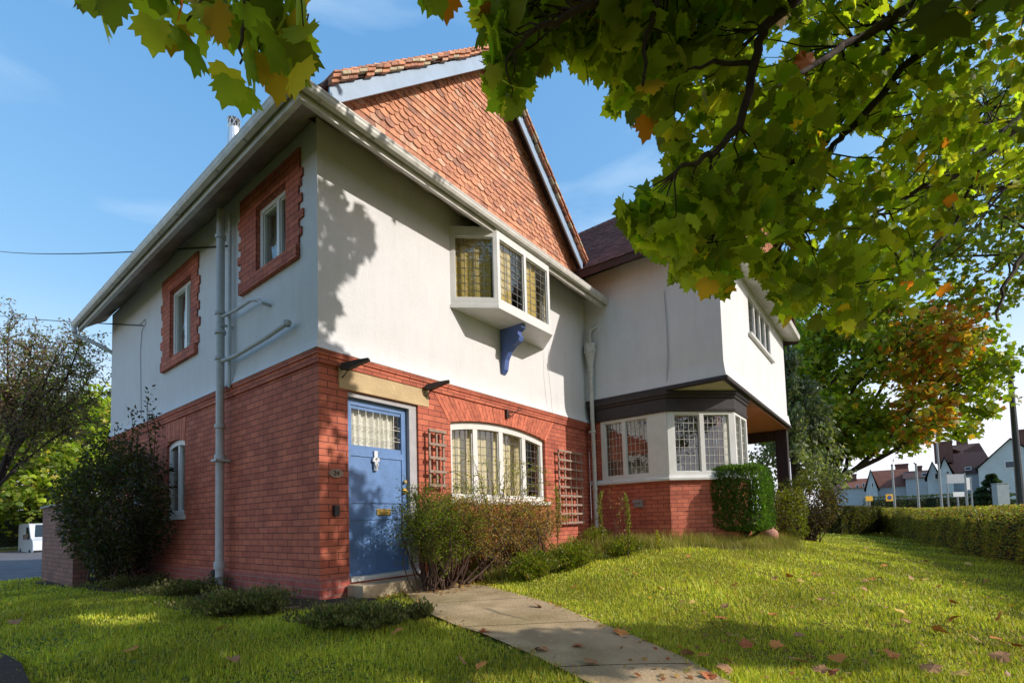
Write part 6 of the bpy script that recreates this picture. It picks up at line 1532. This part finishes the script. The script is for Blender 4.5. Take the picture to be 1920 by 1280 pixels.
# far tree line so the horizon is closed
for (a, b_, dep, hh, lab) in ((1400, 1560, 60, 1.6, 'dark clipped hedge across the road under the maple'), (1628, 1745, 48, 2.25, 'dark hedge in front of the red roofed house'), (1743, 1850, 46, 2.25, 'dark hedge in front of the gabled houses')):
    A_, B_ = at(a, 940, dep), at(b_, 940, dep); hedge(lab, (A_[0], A_[1]), (B_[0], B_[1]), 1.4, hh, 3500, .16, [(.03, .045, .015), (.045, .06, .02)], [1, 1], zbase=-.45)
for (a, b_, dep) in ((-400, -150, 60), (1925, 2300, 40)):
    A_, B_ = at(a, 940, dep), at(b_, 940, dep)
def cone_tree(label, px, dep, h, w):
    b0 = at(px, 935, dep); b0 = (b0[0], b0[1], -.45); t = empty('conifer_tree', b0, label, 'tree'); mb = MB(); mb.tube([b0, np.array(b0) + (0, 0, h)], [.12, .02], 6); mb.build('trunk', 'bark', t); n = 4200; k = rng.uniform(0, 1, n) ** 1.3; a_ = rng.uniform(0, 6.28, n); rr = (1 - k) * w / 2 * rng.uniform(.5, 1.1, n) * (.75 + .25 * np.sin(k * 40)); P = np.stack([b0[0] + np.cos(a_) * rr, b0[1] + np.sin(a_) * rr, b0[2] + .2 + k * h], 1); D = np.stack([np.cos(a_), np.sin(a_), -.2 + 0 * a_], 1)
    V, F, C = scatter(P, D, rdir(n) + (0, 0, 1), np.full(n, .35), pal([(.03, .05, .025), (.045, .07, .03)], [1, 1], n), 'oval'); npmesh('crown', V, F, C, 'leaf_far', t)
cone_tree('dark conifer in front of the long white house', 1862, 42, 3.7, 4.6)
cone_tree('smaller dark conifer right beside the grey cabinet', 1838, 44, 2.4, 4.0)
# poles and signs
def pole(label, px, py_top, px_b, dep, r, mat, name='pole', head=None, cat='pole'):
    T = at(px, py_top, dep); z = -.5; B_ = at(px_b, 937, dep); base = np.array((B_[0], B_[1], z)); T = np.array((base[0], base[1], T[2])); t = empty(name, tuple(base), label, cat); mb = MB(); mb.tube([base, base * .75 + T * .25, T], [r * 1.25, r * 1.25 if name == 'street_lamp' else r, r * .8], 10)
    mb.build('shaft', mat, t); return t, T
t, T = pole('tall dark street lamp at the right edge of the picture', 1898, 712, 1914, 19, .10, 'metal_dark', 'street_lamp', cat='street lamp')
mb = MB(); mb.tube([T, T + (0, 0, .12)], .07, 10); mb.box(T[0] - .12, T[0] + .12, T[1] - .12, T[1] + .12, T[2] + .121, T[2] + .2); mb.tube([T + (0, 0, -.25), T + (.12, -.12, -.22)], .035, 6); mb.build('lamp_head', 'metal_dark', t, bevel=.01)
for lab, a, b_, c, dep, r in (('white pole in front of the red roofed house', 1670, 872, 1677, 34, .07), ('shorter white pole with a small camera arm', 1715, 868, 1722, 34, .075), ('slim white pole passing in front of the double gables', 1754, 812, 1765, 36, .07)):
    t, T = pole(lab, a, b_, c, dep, r, 'metal_grey')
    if 'camera' in lab: mb = MB(); mb.tube([T + (0, 0, -.1), T + (-.35, .1, .02)], .04, 6); mb.build('camera_arm', 'metal_dark', t)
    else: mb = MB(); mb.tube([T, T + (0, 0, .08)], r * .9, 8); mb.build('pole_cap', 'metal_dark', t)
def sign(label, x0, x1, y0, y1, dep, mat, posts, name='road_sign', base_py=937):
    A, B = at(x0, y1, dep), at(x1, y1, dep); U = B - A; U[2] = 0; w_ = np.linalg.norm(U); U /= w_; Nn = np.array((U[1], -U[0], 0)); 
    if Nn @ CW > 0: Nn = -Nn
    t = empty(name, (A[0], A[1], -.5), label, 'sign'); mb = MB(); z0, z1 = A[2], at(x0, y0, dep)[2]; oo = np.array((A[0], A[1], 0)); mb.obox(oo, U, Z_, Nn, 0, w_, z0, z1, 0, .03); mb.build('panel', mat, t)
    for p, yt in posts:
        q = at(p, yt, dep); mb = MB(); mb.tube([np.array((q[0], q[1], -.6)) - Nn * .05, np.array((q[0], q[1], q[2])) - Nn * .05], .05, 8); mb.build('post', 'metal_grey', t)
    return t, oo, U, Nn, z0, z1, w_
sign('back of a grey road sign on two posts', 1774, 1808, 889, 906, 38, 'sign_grey', ((1775, 886), (1809, 886)))
sign('small pale road sign facing right beside the grey one', 1811, 1819, 895, 918, 36, 'sign_white', ((1811, 893), (1820, 893)))
sign('low cream notice board below the grey road sign', 1787, 1808, 922, 931, 34, 'sign_white', ((1796, 922),))
t, oo, U, Nn, z0, z1, w_ = sign('yellow sign with a round blue no waiting symbol behind the hedge', 1661, 1674, 926, 939, 30, 'sign_yellow', ())
mb = MB(); c = oo + U * w_ / 2 + np.array((0, 0, (z0 + z1) / 2)) + Nn * .032; kk = 20
mb.prism([(.13 * math.cos(2 * math.pi * i / kk), .13 * math.sin(2 * math.pi * i / kk)) for i in range(kk)], c, U, Z_, Nn, 0, .008); dsk = mb.build('symbol', 'sign_red', t) if 'sign_red' in MATS else mb.build('symbol', 'sign_blue', t)
t, *_r = sign('yellow and black roadworks barrier just above the hedge', 1623, 1636, 930, 939, 30, 'sign_yellow', ((1625, 928), (1630, 927)), 'road_barrier')
cb_ = at(1882, 932, 40); U = unit((CR[0], CR[1], 0)); ct = empty('street_cabinet', (cb_[0], cb_[1], -.5), 'grey green street cabinet beside the dark conifer', 'cabinet'); mb = MB(); oo = np.array((cb_[0], cb_[1], 0)); NN = np.array((-U[1], U[0], 0)); zt = at(1882, 906, 40)[2]
mb.obox(oo, U, Z_, NN, -.5, .5, -.5, zt, 0, .45); mb.build('body', 'cabinet_grey', ct, bevel=.02); mb = MB(); mb.obox(oo, U, Z_, NN, -.54, .54, zt + .002, zt + .05, -.04, .49); mb.build('lid', 'cabinet_grey', ct)
